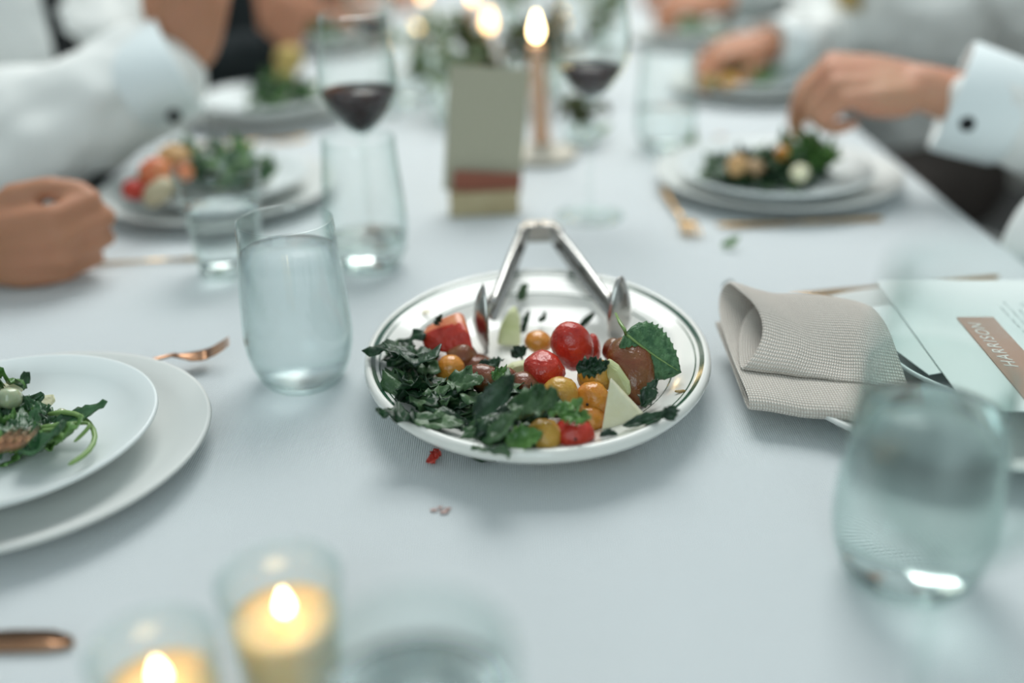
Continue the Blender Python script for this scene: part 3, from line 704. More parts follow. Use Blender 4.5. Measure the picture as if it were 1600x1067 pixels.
for k in range(11):
    x = .004 + .0062*k; ln = (.050,.064,.040,.058,.030,.062,.048,.055,.036,.060,.044)[k]
    bm = bmesh.new(); n = int(ln/.0035); y = .062 - (.064-ln)/2
    for j in range(n):
        if (j*7+k*3) % 6 == 0: continue
        box(bm, (x + .001*((j*5+k) % 3)*.3, y - j*.0035, .0006), (.0012,.0026,.0003))
    obj('printed_line', bm, M_ink, mc, False)
# edge of a second paper under the menu
bm = bmesh.new(); box(bm, (.345,.690,TZ+.0325), (.150,.110,.0008), Matrix.Rotation(math.radians(14), 3, 'Z')); tag(obj('paper_insert', bm, M_paper, smooth=False), 'white paper corner sticking out from under the menu card', 'paper')

# ------------------------------------------------------------------ cutlery
def knife(label, a, b, m=M_gold, w=.006, name='table_knife', z=.0022):
    """a = handle end, b = blade tip; (x, y) on the cloth or 3-vectors"""
    a = Vector((a[0], a[1], TZ + (a[2] if len(a) > 2 else z))); b = Vector((b[0], b[1], TZ + (b[2] if len(b) > 2 else z)))
    t = thing(name, label, 'knife'); d = b-a; L = d.length
    obj('handle', tube([a + d*k for k in (0,.02,.15,.35,.54)], [w*.35, w*.62, w*.6, w*.45, w*.42], 10, flat=.55), m, t)
    s = d.normalized().cross(Vector((0,0,1))).normalized(); bm = bmesh.new(); rows = []
    for f, o1, o2 in ((.52,.40,-.40),(.60,.62,-.9),(.75,.70,-1.2),(.90,.66,-1.1),(.97,.5,-.6),(1.0,.25,.1)):
        p = a + d*f; rows.append([bm.verts.new(p + s*o1*w + Vector((0,0,.0009))), bm.verts.new(p + s*o2*w), bm.verts.new(p + s*o1*w - Vector((0,0,.0009)))])
    for r0, r1 in zip(rows, rows[1:]):
        for k in range(3): bm.faces.new((r0[k], r0[(k+1)%3], r1[(k+1)%3], r1[k]))
    bm.faces.new(rows[0]); bm.faces.new(rows[-1][::-1])
    obj('blade', bm, m, t); return t
def fork(label, a, b, m=M_gold, w=.0105, rise=.012, name='table_fork', up=Vector((0,0,1)), cat='fork'):
    """a = handle end, b = tine tips"""
    a = Vector((a[0], a[1], TZ + a[2])); b = Vector((b[0], b[1], TZ + b[2])); t = thing(name, label, cat)
    d = b-a; s = d.normalized().cross(up).normalized(); u = s.cross(d).normalized()
    def pt(f, q=0, h=0): return a + d*f + s*q + u*h
    obj('handle', tube([pt(0), pt(.03), pt(.2), pt(.5), pt(.68)], [.0030,.0042,.0038,.0024,.0022], 10, flat=.55, up=up), m, t)
    def curve(f): return -rise*math.sin(PI*min(max((f-.66)/.34, 0), 1))*.55 + rise*.0
    bm = bmesh.new(); rows = []
    for f, wd in ((.66,.0024),(.71,.0045),(.76,.0085),(.82,.0100),(.86,.0100)):
        ww = wd*w/.0105; rows.append([bm.verts.new(pt(f, q*ww, curve(f) - (1-abs(q))*.0008)) for q in (-1,-.5,0,.5,1)])
    for r0, r1 in zip(rows, rows[1:]):
        for k in range(4): bm.faces.new((r0[k], r0[k+1], r1[k+1], r1[k]))
    solid(obj('fork_neck', bm, m, t), .0014)
    for k in range(4):
        q = (-.80 + .533*k)*w
        obj('tine', tube([pt(.85, q, curve(.85)), pt(.90, q, curve(.90)), pt(.95, q, curve(.95)), pt(1, q*.92, curve(1.0))], [.0009,.0009,.0008,.0005], 6), m, t)
    return t
def gxy(px, py, h): p = G(px, py, h); return (p.x, p.y, h)
fork('copper fork resting under the near left plates, tines curving up to the right', gxy(90,600,.004), gxy(358,532,.020), M_copper, .009, .012)
knife('gold knife lying behind the folded napkin', gxy(1560,432,.003), gxy(1235,462,.004), M_gold, .0055)
knife('copper knife with only its tip showing at the bottom left edge', gxy(-330,1010,.0024), gxy(118,1003,.0024), M_copper, .0085)
knife('gold knife half hidden behind the resting fist at left', gxy(120,413,.003), gxy(400,398,.003), M_gold, .0045)
fork('gold fork lying at an angle in front of the far right plates', gxy(1035,292,.010), gxy(1085,372,.004), M_gold, .010, -.010)
knife('gold knife lying straight below the far right plates', gxy(1378,341,.003), gxy(1120,352,.003), M_gold, .006)
fork('gold fork beside the back left plates', gxy(280,232,.003), gxy(480,214,.004), M_gold, .008, .004)
fork('copper fork with its tines stuck in the near left salad', gxy(-190,800,.10), gxy(42,668,.058), M_copper, .0095, .006)
fork('gold fork held by the cuffed right hand, its tines in the salad', (.352,1.165,.115), (.318,1.150,.038), M_gold, .008, .004, up=Vector((1,.3,0)))
knife('gold knife held by the cuffed right hand above the plate rim', (.372,1.140,.105), (.320,1.165,.040), M_gold, .0045)

# ------------------------------------------------------------------ salads on the plates
AM = []
for k in range(8):
    me = leaf_mesh(R_.uniform(.024,.040), R_.uniform(.012,.020), R_.uniform(.3,1.2), R_.uniform(-.3,.5), .14, .0022, 100+k); me.materials.append(M_arug if k % 2 else M_arug2); AM.append(me)
def salad(cx, cy, rad, n, hmax, label, base=.018, meshes=AM, s0=.8, s1=1.2, ex=1.0, ey=1.0):
    """a blurred distant salad: many small leaves joined into one object (nobody could count them)"""
    bm = bmesh.new(); mats = []
    for k in range(n):
        a = R_.uniform(0, 2*PI); q = math.sqrt(R_.random()); r = rad*q
        x, y = cx + r*ex*math.cos(a), cy + r*ey*math.sin(a); az = R_.uniform(0, 6.28); s = R_.uniform(s0, s1)
        z = base + .003 + hmax*(1-q*q*.8)*(k/n); me = meshes[R_.randrange(len(meshes))]
        if me.materials[0] not in mats: mats.append(me.materials[0])
        M = Matrix.Translation((x - math.cos(az)*.012*s, y - math.sin(az)*.012*s, TZ+z)) @ Euler((R_.uniform(-.5,.5), R_.uniform(-.4,.2), az)).to_matrix().to_4x4() @ Matrix.Scale(s, 4)
        n0, f0 = len(bm.verts), len(bm.faces); bm.from_mesh(me); bm.verts.ensure_lookup_table(); bm.faces.ensure_lookup_table()
        bmesh.ops.transform(bm, matrix=M, verts=bm.verts[n0:])
        for f in bm.faces[f0:]: f.material_index = mats.index(me.materials[0])
    me = bpy.data.meshes.new('salad_greens'); bm.to_mesh(me); bm.free()
    o = obj('salad_greens', me, mats); solid(o, .0004); return tag(o, label, 'salad', kind='stuff')
def ball(px, py, h, r, m, name, label, cat, lump=.12, ry=0):
    p = G(px, py, h); return tag(obj(name, blob((0,0,0), r, rot=rot(0, ry, 20), lump=lump, seed=px), m, loc=p), label, cat)
# near left: arugula
AZ = 'green arugula leaf in the heap on the near left plate'
pile([(-60,600),(0,598),(36,612),(50,640),(60,672),(30,700),(-60,712)], 46, .010, .026, AZ, 'arugula leaves heaped on the near left plate', .8, 1.1, AM, 'leaf', 'salad_leaf', .020)
pile([(36,640),(62,640),(92,668),(84,700),(40,712),(20,690)], 14, .010, .018, 'small green arugula leaf at the right side of the near left salad', 'arugula leaves at the right side of the near left salad', .6, .8, AM, 'leaf', 'salad_leaf', .020)
def stem_curve(label, pts, r=.0016, m=M_stem):
    o = tube(pts, [r]*(len(pts)-1) + [r*.8], 8); ob = obj('arugula_stem', o, m); sub(ob, 1); return tag(ob, label, 'stem')
stem_curve('bright green looping arugula stem nearest the plate rim', [G(*p) for p in ((70,648,.030),(105,642,.034),(130,650,.032),(150,672,.028),(148,694,.026),(132,712,.025),(104,728,.025))], .0020)
stem_curve('pale green arched arugula stem above the looping one', [G(*p) for p in ((36,676,.030),(70,665,.034),(108,662,.036),(138,660,.034),(142,664,.034),(130,678,.030),(114,692,.027))], .0015)
stem_curve('straight pale green arugula stem lying across the near left salad', [G(*p) for p in ((40,676,.032),(70,671,.034),(100,669,.034),(120,671,.033))], .0013)
put_leaf('salad_leaf', leaf_mesh(.040,.016,.3,.2,.10,.001,120), G(82,664,.028), 10, -6, 12, 'dark pointed arugula leaf at the right tip of the near left salad', 'leaf').data.materials.append(M_arug2)
put_leaf('salad_leaf', leaf_mesh(.038,.024,.5,.3,.06,.002,121), G(30,712,.026), -10, -8, 12, 'broad dark green leaf at the front of the near left salad', 'leaf').data.materials.append(M_arug2)
put_leaf('salad_leaf', leaf_mesh(.034,.018,.5,.3,.10,.002,122), G(70,690,.026), -10, -8, -4, 'mid green arugula leaf with pale ribs, by the looping stem', 'leaf').data.materials.append(M_arug)
slab_poly('cheese_shaving', 'pale parmesan-like shaving behind the near left salad', 'cheese', [G(50,618,.026), G(84,615,.028), G(86,622,.026), G(76,632,.024), G(52,630,.024)], .003, M_pear, .0008, Vector((0,0,-1)))
slab_poly('cheese_shaving', 'pale shaving at the back of the near left salad by the photo edge', 'cheese', [G(-10,598,.034), G(20,598,.036), G(36,606,.034), G(10,612,.032), G(-10,612,.032)], .003, M_pear, .0008, Vector((0,0,-1)))
ball(14, 622, .044, (.0085,.0075,.0075), mat('pale_grape', (.40,.46,.30), .15, .5, sss=.4, coat=.4), 'pale_grape', 'pale translucent grape on top of the near left salad', 'fruit')
ball(96, 646, .030, (.004,.004,.0035), mat('pale_grape'), 'pale_grape', 'tiny pale bead at the right of the near left salad', 'fruit')
# far right salad
salad(.290, 1.128, .058, 70, .026, 'dark green salad leaves under the cuffed hand', .019, meshes=KM, ex=1.05, ey=.62)
salad(.345, 1.140, .030, 44, .038, 'brighter green leaves at the right end of the salad under the cuffed hand', .022, meshes=AM[1::2], ey=.8)
ball(1250, 270, .036, (.0105,.010,.0095), M_pear, 'white_fruit_ball', 'round whitish ball at the front of the cuffed guest salad', 'fruit')
ball(1152, 258, .040, (.012,.011,.012), mat('roast_squash', (.50,.27,.10), .5, noise_=(60, (.60,.38,.18), 3)), 'squash_chunk', 'tan roasted chunk at the left end of the cuffed guest salad', 'vegetable')
ball(1180, 262, .036, (.012,.010,.010), mat('pale_squash', (.46,.30,.17), .5), 'squash_chunk', 'second tan chunk beside the leftmost one on the cuffed guest salad', 'vegetable')
ball(1222, 240, .048, (.008,.008,.009), M_ora, 'orange_chunk', 'orange chunk at the fork tip on the cuffed guest plate', 'vegetable')
# middle left salad
salad(-.345, 1.150, .066, 80, .036, 'heaped green salad leaves behind the tapered glass', .019, meshes=AM, ex=1.15, ey=.6, s0=1, s1=1.4)
ball(243, 268, .060, (.018,.015,.015), M_flesh, 'tomato_chunk', 'orange-red tomato chunk on top of the middle left salad', 'tomato')
ball(212, 296, .044, (.015,.012,.012), M_red, 'tomato_chunk', 'red tomato chunk nearest the resting fist', 'tomato')
ball(272, 244, .066, (.018,.015,.013), mat('roast_squash'), 'squash_chunk', 'tan chunk at the back top of the middle left salad', 'vegetable')
ball(248, 300, .046, (.020,.012,.012), mat('cream_slice', (.48,.42,.28), .5), 'cream_slice', 'cream coloured slice at the front of the middle left salad', 'vegetable', ry=-35)
ball(288, 270, .052, (.010,.010,.010), M_flesh, 'tomato_chunk', 'small red tomato chunk seen behind the tapered glass', 'tomato')
# back left, back right, far right
salad(-.345, 1.56, .05, 36, .030, 'green salad leaves on the back left plates by the black sleeve', .019, s0=1, s1=1.4)
salad(.370, 1.625, .055, 34, .014, 'green salad leaves around the orange slice on the back right plates', .019, ey=.6)
ball(1140, 127, .034, (.016,.010,.010), mat('orange_squash', (.66,.33,.05), .5), 'squash_slice', 'orange squash slice on the back right plates', 'vegetable')
ball(1108, 128, .034, (.012,.010,.010), mat('olive_squash', (.36,.27,.05), .5), 'squash_slice', 'olive-yellow slice left of the orange one on the back right plates', 'vegetable')
salad(.375, 2.09, .055, 26, .016, 'green salad leaves on the farthest right plates', .019)
salad(-.355, 2.14, .05, 18, .016, 'green salad leaves on the farthest left plates', .019)
# scraps on the cloth
def scrap(px, py, L, W, az, m, label, name='herb_scrap', cat='scrap', ry=-8, h=.0025):
    me = leaf_mesh(L, W, .5, .4, .15, .001, px); me.materials.append(m)
    return put_leaf(name, me, G(px, py, h), 15, ry, az, label, cat)
scrap(1128, 386, .020, .010, 12, M_arug, 'small bright green scrap on the cloth below the far right fork')
scrap(1131, 452, .011, .008, 30, M_kale, 'tiny dark green scrap on the cloth left of the napkin')
scrap(1076, 240, .030, .014, 10, M_arug, 'green basil leaf flat on the cloth left of the far right plates', 'basil_leaf')
scrap(1060, 238, .022, .014, 190, M_arug, 'second basil leaf pointing left beside the flat one', 'basil_leaf')
scrap(1080, 236, .030, .012, 85, M_arug, 'upright basil leaf pointing away beside the flat one', 'basil_leaf', ry=-50)
scrap(930, 208, .026, .018, 10, M_arug, 'green leaf on the cloth right of the right wine glass stem', 'basil_leaf')
scrap(666, 722, .012, .006, 15, M_red, 'red pepper scrap on the cloth below the platter', 'pepper_scrap')
scrap(674, 716, .008, .005, 60, M_red, 'tip of the red pepper scrap below the platter', 'pepper_scrap')
for k, (px, py, r) in enumerate(((678,797,.0018),(694,800,.0022),(700,795,.0016),(688,793,.0014))):
    o = obj('pink_stain', lathe([(0,.0004),(r,.0003),(r*.9,0),(0,0)], 10, 1.4, .8), mat('pink_juice', (.62,.42,.38), .6), loc=G(px, py, .0006))
    tag(o, 'small faded pink juice stain on the cloth in front of the platter', 'stain', 'pink juice stains')
o = obj('pink_stain', lathe([(0,.0004),(.007,.0003),(.0065,0),(0,0)], 14, 1.2, .8), mat('orange_juice_stain', (.68,.45,.32), .6), loc=G(1126, 213, .0010)); tag(o, 'small orange stain on the cloth above the far right plates', 'stain')

# ------------------------------------------------------------------ greenery and flowers in the middle of the table
def vase(x, y, label, h=.10, spread=.05, n=26, m=M_leafpale, petals=0, stemz=.16):
    t = thing('bud_vase', label, 'vase', (x, y, TZ))
    obj('vase_glass', lathe(wall_prof([(.018,0),(.021,.003),(.024,.02),(.022,h*.5),(.012,h*.8),(.013,h)], .0015, .004), 32), M_glass2, t)
    bm = bmesh.new()
    tips = []
    for k in range(7):
        a = R_.uniform(0, 2*PI); tip = Vector((math.cos(a)*spread*R_.random(), math.sin(a)*spread*R_.random(), stemz*R_.uniform(.7,1))); tips.append(tip)
        tube([(0,0,.008), tip*.45 + Vector((0,0,.01)), tip], .0012, 5, bm)
    obj('stems', bm, M_stem, t)
    bm = bmesh.new()
    for k in range(n):
        tip = tips[k % 7]*R_.uniform(.6,1.05); e = Euler((R_.uniform(-1,1), R_.uniform(-1,1), R_.uniform(0,6.28))).to_matrix(); L = R_.uniform(.018,.032); W = L*.34
        v = [bm.verts.new(tip + e @ Vector(q)) for q in ((0,0,0),(L*.35,W,.002),(L*.7,W*.8,.003),(L,0,.001),(L*.7,-W*.8,.003),(L*.35,-W,.002))]; c = bm.verts.new(tip + e @ Vector((L*.5,0,-.002)))
        for i in range(6): bm.faces.new((v[i], v[(i+1)%6], c))
    fo = obj('foliage', bm, m, t); solid(fo, .0005); fo['kind'] = 'stuff'
    for k in range(petals):
        p = tips[k % 7]*.95 + Vector((0,0,.01)); fl = obj('bloom', blob(p, (.018,.018,.014), lump=.4, seed=k), M_petal, t)
vase(-.085, 1.50, 'bud vase of pale greenery left of the sage card', .085, .07, 60, M_leafpale, 0, .11)
vase(-.145, 1.85, 'bud vase with a white bloom behind the left wine glass', .085, .08, 60, M_leafpale, 1, .10)
vase(.010, 1.55, 'bud vase of dark olive greenery right behind the sage card', .085, .09, 170, M_leafdark, 0, .135)
vase(.075, 1.66, 'bud vase of olive greenery behind the tallest taper candle', .085, .08, 120, M_leafdark, 0, .13)
vase(.10, 1.36, 'small bud vase of green sprigs behind the right wine glass', .05, .035, 30, M_leafdark, 0, .07)
vase(.185, 2.00, 'bud vase of bright green sprigs far right of the candles', .085, .07, 50, M_leafpale, 1, .12)
vase(.02, 2.3, 'farthest bud vase of pale greenery in the middle', .085, .10, 80, M_leafpale, 2, .13)

# ------------------------------------------------------------------ people
def chain_bm(bm, pts, rad, seg=14):
    """tapered capsules along pts"""
    for i, p in enumerate(pts):
        bmesh.ops.create_icosphere(bm, subdivisions=2, radius=rad[i]*1.01, matrix=Matrix.Translation(p))
        if i+1 < len(pts):
            a, b = Vector(p), Vector(pts[i+1]); d = b-a
            if d.length < 1e-5: continue
            M = Matrix.Translation((a+b)/2) @ d.to_track_quat('Z', 'Y').to_matrix().to_4x4()
            bmesh.ops.create_cone(bm, cap_ends=True, segments=seg, radius1=rad[i], radius2=rad[i+1], depth=d.length, matrix=M)
def ell(bm, c, r, R=None):
    M = Matrix.Translation(c) @ (R.to_4x4() if R else Matrix.Identity(4)) @ Matrix.Diagonal((*r, 1))
    bmesh.ops.create_icosphere(bm, subdivisions=3, radius=1, matrix=M)
def remesh(o, vox, sm=4, disp=None):
    r = o.modifiers.new('remesh', 'REMESH'); r.mode = 'VOXEL'; r.voxel_size = vox; r.use_smooth_shade = True
    s = o.modifiers.new('smooth', 'SMOOTH'); s.iterations = sm; s.factor = .5
    if disp:
        tx = bpy.data.textures.new('folds', 'CLOUDS'); tx.noise_scale = disp[0]; tx.noise_depth = 1
        d = o.modifiers.new('folds', 'DISPLACE'); d.texture = tx; d.strength = disp[1]; d.mid_level = .5; d.texture_coords = 'LOCAL'
    return o
def hand(bm, wrist, F, B, side, curls=(50,60,35), thumb=(.6,.2), s=.92, spread=6, idx=None):
    """palm plus five fingers. F finger direction, B back-of-hand normal; side +1 right, -1 left. Returns fingertip positions"""
    F = Vector(F).normalized(); B = Vector(B); B = (B - F*B.dot(F)).normalized(); Y = B.cross(F).normalized()
    M = Matrix((F, Y, B)).transposed(); W = Vector(wrist)
    def T(v): return W + M @ (Vector((v[0], v[1]*side, v[2]))*s)
    kn = [(.088,.031,.004),(.092,.010,.007),(.087,-.011,.005),(.078,-.030,.0)]
    ln = [(.042,.026,.021),(.047,.030,.022),(.043,.028,.022),(.034,.021,.019)]
    rr = [.0095,.0098,.0092,.0080]
    for (k, r) in zip(kn, rr):
        chain_bm(bm, [T((.0, k[1]*.45, 0)), T((k[0]*.5, k[1]*.85, .002)), T(k)], [.0165*s, .0150*s, (r+.0018)*s], 12)
    ell(bm, T((.045,0,-.004)), (.046*s,.036*s,.0155*s), M)
    ell(bm, T((.030,.022,-.010)), (.030*s,.015*s,.015*s), M @ Matrix.Rotation(side*.35, 3, 'Z'))
    ell(bm, T((.035,-.026,-.008)), (.036*s,.013*s,.014*s), M)
    tips = []
    for i in range(4):
        c = curls if not (idx and i in idx) else idx[i]
        a = 0; p = Vector(kn[i]); P = [p.copy()]; sp = math.radians(spread*(1.2-i*.8))
        for L, q in zip(ln[i], c):
            a += math.radians(q); p = p + Vector((math.cos(a)*math.cos(sp), math.cos(a)*math.sin(sp), -math.sin(a)))*L; P.append(p.copy())
        chain_bm(bm, [T(q) for q in P], [rr[i]*s*1.05, rr[i]*s, rr[i]*.92*s, rr[i]*.78*s], 12); tips.append(T(P[-1]))
    t0, t1 = Vector((.018,.026,-.008)), Vector((.050,.048,-.016))
    d = Vector((math.cos(thumb[0]), math.sin(thumb[0]), -thumb[1])).normalized(); t2 = t1 + d*.033
    d2 = Vector((math.cos(thumb[0]-.35), math.sin(thumb[0]-.35), -thumb[1]-.1)).normalized(); t3 = t2 + d2*.026
    chain_bm(bm, [T(t0), T(t1), T(t2), T(t3)], [.0150*s, .0120*s, .0105*s, .0088*s], 12); tips.append(T(t3))
    return tips
def person(label, hip, fdir, shirt, lean=.10, arms=(), skin=M_skin, trousers=M_trouser, vox=.0045, tie=None, tl=1.0, hairm=M_hair, shz=.215, cuffs=True, sleeve_r=.048):
    """seated guest. hip (x, y) ; fdir facing; arms: list of dicts side, elbow, wrist, hand args (z above the table)"""
    f = Vector((fdir[0], fdir[1], 0)).normalized(); lt = Vector((-f.y, f.x, 0))       # lt = the person's left
    Z = lambda z: TZ + z
    hp = Vector((hip[0], hip[1], Z(-.20))); ch = hp + f*lean*.7 + Vector((0,0,.27)); nk = hp + f*lean + Vector((0,0,shz+.25)); hd = nk + f*.03 + Vector((0,0,.135))
    P = thing('person', label, 'person', (0,0,0))
    bm = bmesh.new()
    chain_bm(bm, [hp, (hp+ch)/2, ch], [.095,.09,.10], 16)
    Rf = Matrix((f, lt, Vector((0,0,1)))).transposed()
    ell(bm, ch + Vector((0,0,.04)), (.115,.145,.12), Rf)
    chain_bm(bm, [ch + Vector((0,0,.12)), nk, hd - Vector((0,0,.03))], [.06,.05,.052], 14)
    # head with face
    Rf = Matrix((f, lt, Vector((0,0,1)))).transposed()
    ell(bm, hd, (.085,.070,.105), Rf); ell(bm, hd + f*.030 - Vector((0,0,.045)), (.055,.050,.055), Rf)
    ell(bm, hd + f*.088 - Vector((0,0,.012)), (.016,.012,.022), Rf)
    for s in (-1, 1): ell(bm, hd + lt*.072*s - Vector((0,0,.012)), (.016,.008,.027), Rf)
    ell(bm, hd + f*.080 - Vector((0,0,.050)), (.009,.022,.007), Rf)
    sb = bmesh.new()   # shirt
    g = .016
    chain_bm(sb, [hp + Vector((0,0,.01)), (hp+ch)/2 + f*.01, ch], [.125,.122,.135], 16)
    ell(sb, ch + Vector((0,0,.04)), (.150,.175,.145), Rf)
    ell(sb, ch + Vector((0,0,.10)), (.10,.15,.075), Rf)
    cuff_list = []; tips = []
    for a in arms:
        s = a['side']   # +1 right, -1 left
        sh = ch + lt*(-s)*.155 + Vector((0,0,.105))
        if 'sh' in a: sh = Vector((a['sh'][0], a['sh'][1], Z(a['sh'][2])))
        el = Vector((a['elbow'][0], a['elbow'][1], Z(a['elbow'][2]))); wr = Vector((a['wrist'][0], a['wrist'][1], Z(a['wrist'][2])))
        chain_bm(bm, [sh, el], [.048,.038], 14); chain_bm(bm, [el, el + (wr-el)*.35, wr], [.038,.040,.025], 14)
        tips.append(hand(bm, wr + Vector(a['F']).normalized()*.004, a['F'], a['B'], s, **a.get('h', {})))
        ce = a.get('cuff', .06)          # how far short of the wrist the sleeve ends
        d = (wr-el).normalized(); se = wr - d*ce; r = a.get('r', sleeve_r)
        chain_bm(sb, [sh, sh + (el-sh)*.5, el], [.070, r*1.22, r*1.12], 14); chain_bm(sb, [el, el + (se-el)*.5, se - d*.03], [r*1.12, r*1.08, r*.86], 14)
        if cuffs:
            q = d.to_track_quat('Z', 'Y').to_matrix(); r1 = a.get('cr', r*.98)
            m4 = Matrix.Translation(se - d*.055) @ q.to_4x4() @ Matrix.Diagonal((1, a.get('cflat', .82), 1, 1))
            cb = lathe([(r1*.90,-.01),(r1*.98,.0),(r1*1.02,.03),(r1*1.05,.060),(r1*1.03,.0625),(r1*.97,.060),(r1*.94,.03),(r1*.86,-.01),(r1*.90,-.01)], 40)
            bmesh.ops.transform(cb, matrix=m4, verts=cb.verts)
            co = obj('cuff', cb, shirt if shirt is not M_shirt else M_cuff, P)
            if a.get('link'):
                g0 = G(a['link'][0], a['link'][1], y=.5); c0 = Vector((0,0,TZ+CH)); dr = (g0-c0).normalized(); tt = .7; ax0 = se - d*.055
                while tt < 1.6:
                    q_ = c0 + dr*tt; w_ = q_ - ax0; rad_ = (w_ - d*w_.dot(d)).length
                    if rad_ < r1*1.02: break
                    tt += .001
                obj('cufflink', blob(c0 + dr*tt, (.0085,.0060,.0085), sub_=2), M_tie, co)
    body = remesh(obj('body', bm, skin, P), vox, 3)
    remesh(obj('shirt', sb, shirt, P), .0075, 5, (.07, .030))
    # hair, eyes, tie, trousers, shoes
    hb = bmesh.new(); ell(hb, hd - f*.016 + Vector((0,0,.022)), (.088,.077,.100), Rf); remesh(obj('hair', hb, hairm, P), .008, 2, (.03,.01))
    for s in (-1, 1): obj('eye', blob(hd + f*.074 + lt*.028*s + Vector((0,0,.006)), (.010,.011,.009), sub_=2), mat('eye_white', (.8,.8,.78), .2), body)
    if tie:
        tp = ch + f*.15
        tb_ = bmesh.new(); L = [(0,.135),(.006,.10),(.004,.02),(-.004,-.08),(-.018,-.19)]; rows = []
        for (o_, z), wd in zip(L, (.016,.014,.020,.026,.028)):
            z = .135 - (.135-z)*tl; p = ch + f*(.163+o_*.6 + (0 if z < .08 else -.035)) + Vector((0,0,z)); rows.append([tb_.verts.new(p - lt*wd), tb_.verts.new(p + f*.003), tb_.verts.new(p + lt*wd)])
        for r0, r1 in zip(rows, rows[1:]):
            for k in range(2): tb_.faces.new((r0[k], r0[k+1], r1[k+1], r1[k]))
        solid(obj('tie', tb_, tie, P), .003, 1)
    tr = bmesh.new(); sbm = bmesh.new()
    for s in (-1, 1):
        h0 = hp + lt*.08*s; kn = h0 + f*.37 + lt*.03*s; ft = Vector((kn.x, kn.y, .10))
        chain_bm(tr, [h0, kn, ft], [.095,.068,.055], 14)
        ell(sbm, Vector((ft.x, ft.y, .035)) + f*.05, (.12,.042,.034), Rf)
    chain_bm(tr, [hp - Vector((0,0,.01)), hp + Vector((0,0,.03))], [.13,.12], 14)
    remesh(obj('trousers', tr, trousers, P), .010, 4, (.09,.02))
    remesh(obj('shoes', sbm, M_black, P), .010, 3)
    return P, tips
def chair(hip, fdir, label):
    f = Vector((fdir[0], fdir[1], 0)).normalized(); t = thing('dining_chair', label, 'chair', (hip[0], hip[1], 0), math.atan2(f.y, f.x))
    sz = TZ - .365
    bm = bmesh.new(); box(bm, (.06,0,sz), (.42,.40,.035)); bevel(obj('seat', bm, M_chair, t, False), .012, 3)
    for sx in (-.13,.25):
        for sy in (-.17,.17):
            bm = bmesh.new(); box(bm, (sx, sy, (sz-.0175)/2), (.03,.03,sz-.0175)); bevel(obj('leg', bm, M_chair, t, False), .004)
    for sy in (-.17,.17):
        bm = bmesh.new(); box(bm, (-.17, sy, sz+.2), (.028,.028,.44)); bevel(obj('back_post', bm, M_chair, t, False), .004)
    for z in (.14,.26,.38):
        bm = bmesh.new(); box(bm, (-.17, 0, sz+z), (.018,.31,.045)); bevel(obj('back_slat', bm, M_chair, t, False), .004)
    return t

person('nearest left guest, only a tan fist resting on the table and a white sleeve showing', (-.99,.98), (1,-.05), M_shirt, .10, [
    dict(side=1, elbow=(-.77,.83,.02), wrist=(-.502,.900,.034), F=(1,-.02,.10), B=(.05,-1,-.10), h=dict(curls=(48,88,55), thumb=(.02,.22), spread=0, s=.98), cuff=.06, r=.055),
    dict(side=-1, elbow=(-.96,1.22,-.08), wrist=(-.86,1.18,-.16), F=(.4,-1,-.1), B=(0,0,1), cuff=.04)], skin=M_skin)
chair((-.99,.98), (1,-.05), 'pale dining chair under the nearest left guest')
person('white shirted guest with a black tie at the left, forearm raised from the table', (-.735,1.66), (.55,-.83), M_shirt, .10, [
    dict(side=1, sh=(-.84,1.50,.17), elbow=(-.70,1.16,.010), wrist=(-.390,1.262,.136), F=(.30,.1,.85), B=(.2,-.9,.1), h=dict(curls=(30,60,40), thumb=(.3,.3), s=1.0), cuff=.008, r=.074, cr=.080, cflat=.7, link=(272,182)),
    dict(side=-1, elbow=(-.52,1.60,-.08), wrist=(-.60,1.42,-.15), F=(-.5,-.8,-.2), B=(0,0,1), cuff=.04)], skin=M_skin, tie=M_tie, tl=1.0)
chair((-.735,1.66), (.55,-.83), 'pale dining chair under the white shirted guest with the black tie')
person('guest in a black jacket at the back left holding a yellow morsel', (-.69,2.16), (.95,-.25), M_black, .20, [
    dict(side=1, sh=(-.62,1.90,.20), elbow=(-.60,1.76,.020), wrist=(-.372,1.70,.066), F=(.35,.05,.85), B=(-.1,-.9,.4), h=dict(curls=(35,60,40)), cuff=.0, r=.055),
    dict(side=-1, elbow=(-.55,2.22,.04), wrist=(-.36,2.20,.05), F=(.9,-.1,.1), B=(0,0,1), cuff=.03, r=.05)], skin=M_skin, vox=.006, cuffs=False, trousers=M_navy)
chair((-.80,2.18), (.95,-.25), 'pale dining chair under the guest in the black jacket')
ball(452, 92, .072, (.022,.018,.020), mat('yellow_bread', (.56,.42,.14), .6), 'yellow_squash', 'yellow morsel held up by the black sleeved guest', 'food')
ball(448, 120, .048, (.016,.016,.016), mat('yellow_bread'), 'yellow_squash', 'second yellow morsel on the back left plates under the held one', 'food')
person('far left guest in a brown top behind the black jacket', (-.72,2.85), (.95,-.2), mat('brown_top', (.14,.08,.055), .8, .2), .16, [
    dict(side=1, elbow=(-.55,2.62,.03), wrist=(-.34,2.60,.05), F=(.9,-.1,.1), B=(0,-.3,1), cuff=.04), dict(side=-1, elbow=(-.55,2.98,.03), wrist=(-.34,2.95,.05), F=(.9,.1,.1), B=(0,-.3,1), cuff=.04)], vox=.008, cuffs=False, trousers=M_navy)
chair((-.74,2.85), (.95,-.2), 'pale dining chair under the far left guest in brown')
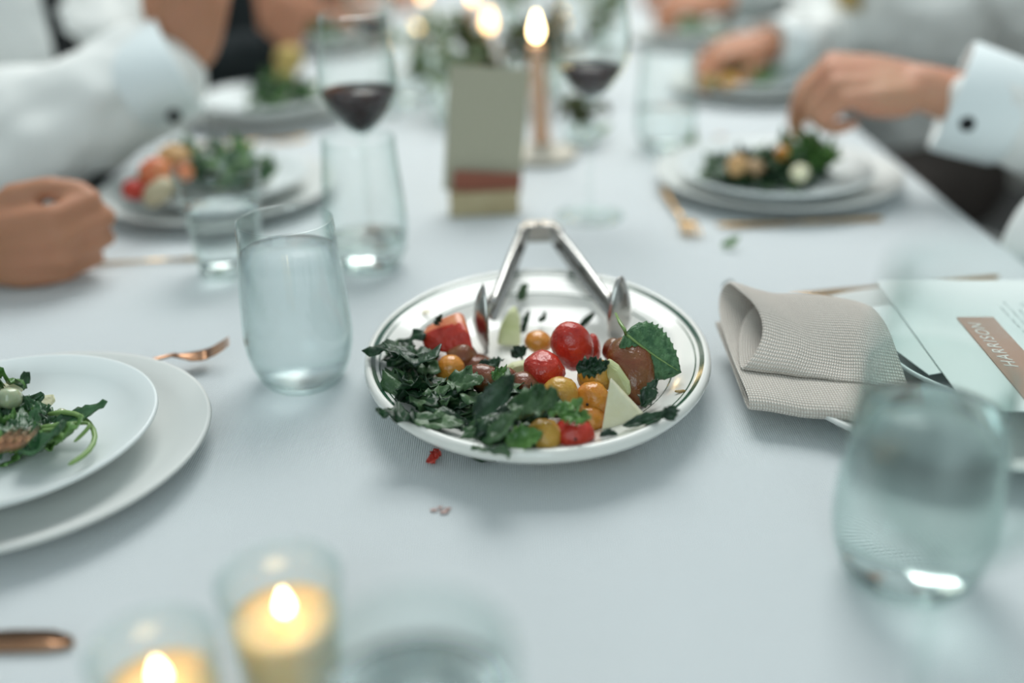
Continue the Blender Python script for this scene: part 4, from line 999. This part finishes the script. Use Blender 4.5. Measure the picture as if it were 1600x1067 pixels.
# right side
person('guest at the right whose cuffed hand works a fork over the salad', (.93,1.14), (-1,.02), M_shirt, .09, [
    dict(side=-1, elbow=(.745,1.00,.035), wrist=(.452,1.118,.118), F=(-1,.10,.06), B=(-.12,-.45,1), h=dict(curls=(58,35,20), thumb=(.35,.75), spread=3, s=1.02, idx={2:(66,75,45), 3:(58,92,60)}), cuff=.040, r=.058, cr=.060, cflat=.95, link=(1512,193)),
    dict(side=1, elbow=(.90,1.40,-.08), wrist=(.84,1.30,-.14), F=(.2,-1,-.1), B=(0,0,1), cuff=.04)], skin=M_skin2)
chair((.90,1.14), (-1,.02), 'pale dining chair under the guest with the black cufflink')
person('white shirted guest with a gold tie behind the cuffed hand', (.76,1.84), (-.80,-.42), M_shirt, .10, [
    dict(side=1, sh=(.56,1.93,.18), elbow=(.54,1.76,.05), wrist=(.415,1.66,.072), F=(-.9,-.25,-.12), B=(-.2,-.3,.9), h=dict(curls=(40,45,25)), cuff=.01, r=.045),
    dict(side=-1, elbow=(.96,1.66,-.06), wrist=(.90,1.62,-.15), F=(.3,-1,0), B=(0,0,1), cuff=.04)], skin=M_skin, tie=M_goldtie, tl=.3, vox=.006, trousers=M_trouser)
chair((.80,1.84), (-.80,-.42), 'pale dining chair under the guest with the gold tie')
person('grey shirted guest at the far right reaching over the table', (.80,2.42), (-.95,-.2), M_grey, .14, [
    dict(side=-1, elbow=(.58,2.22,.04), wrist=(.43,2.13,.07), F=(-.9,-.1,0), B=(0,-.4,1), h=dict(curls=(45,50,30)), cuff=.02),
    dict(side=1, elbow=(.62,2.60,.03), wrist=(.45,2.55,.05), F=(-.9,0,0), B=(0,-.3,1), cuff=.04)], skin=M_skin, vox=.008, cuffs=False)
chair((.82,2.42), (-.95,-.2), 'pale dining chair under the grey shirted guest')
person('nearest right guest, only a white sleeve showing at the right edge', (.97,.66), (-1,.05), M_shirt, .08, [
    dict(side=1, elbow=(.548,.93,.02), wrist=(.555,.98,-.18), F=(-.7,0,-.4), B=(0,0,1), cuff=.03, r=.050, link=(1593,385)),
    dict(side=-1, elbow=(.80,.46,-.02), wrist=(.66,.50,-.10), F=(-.8,0,-.2), B=(0,0,1), cuff=.04)], skin=M_skin2, vox=.007)
chair((.97,.66), (-1,.05), 'pale dining chair under the nearest right guest')
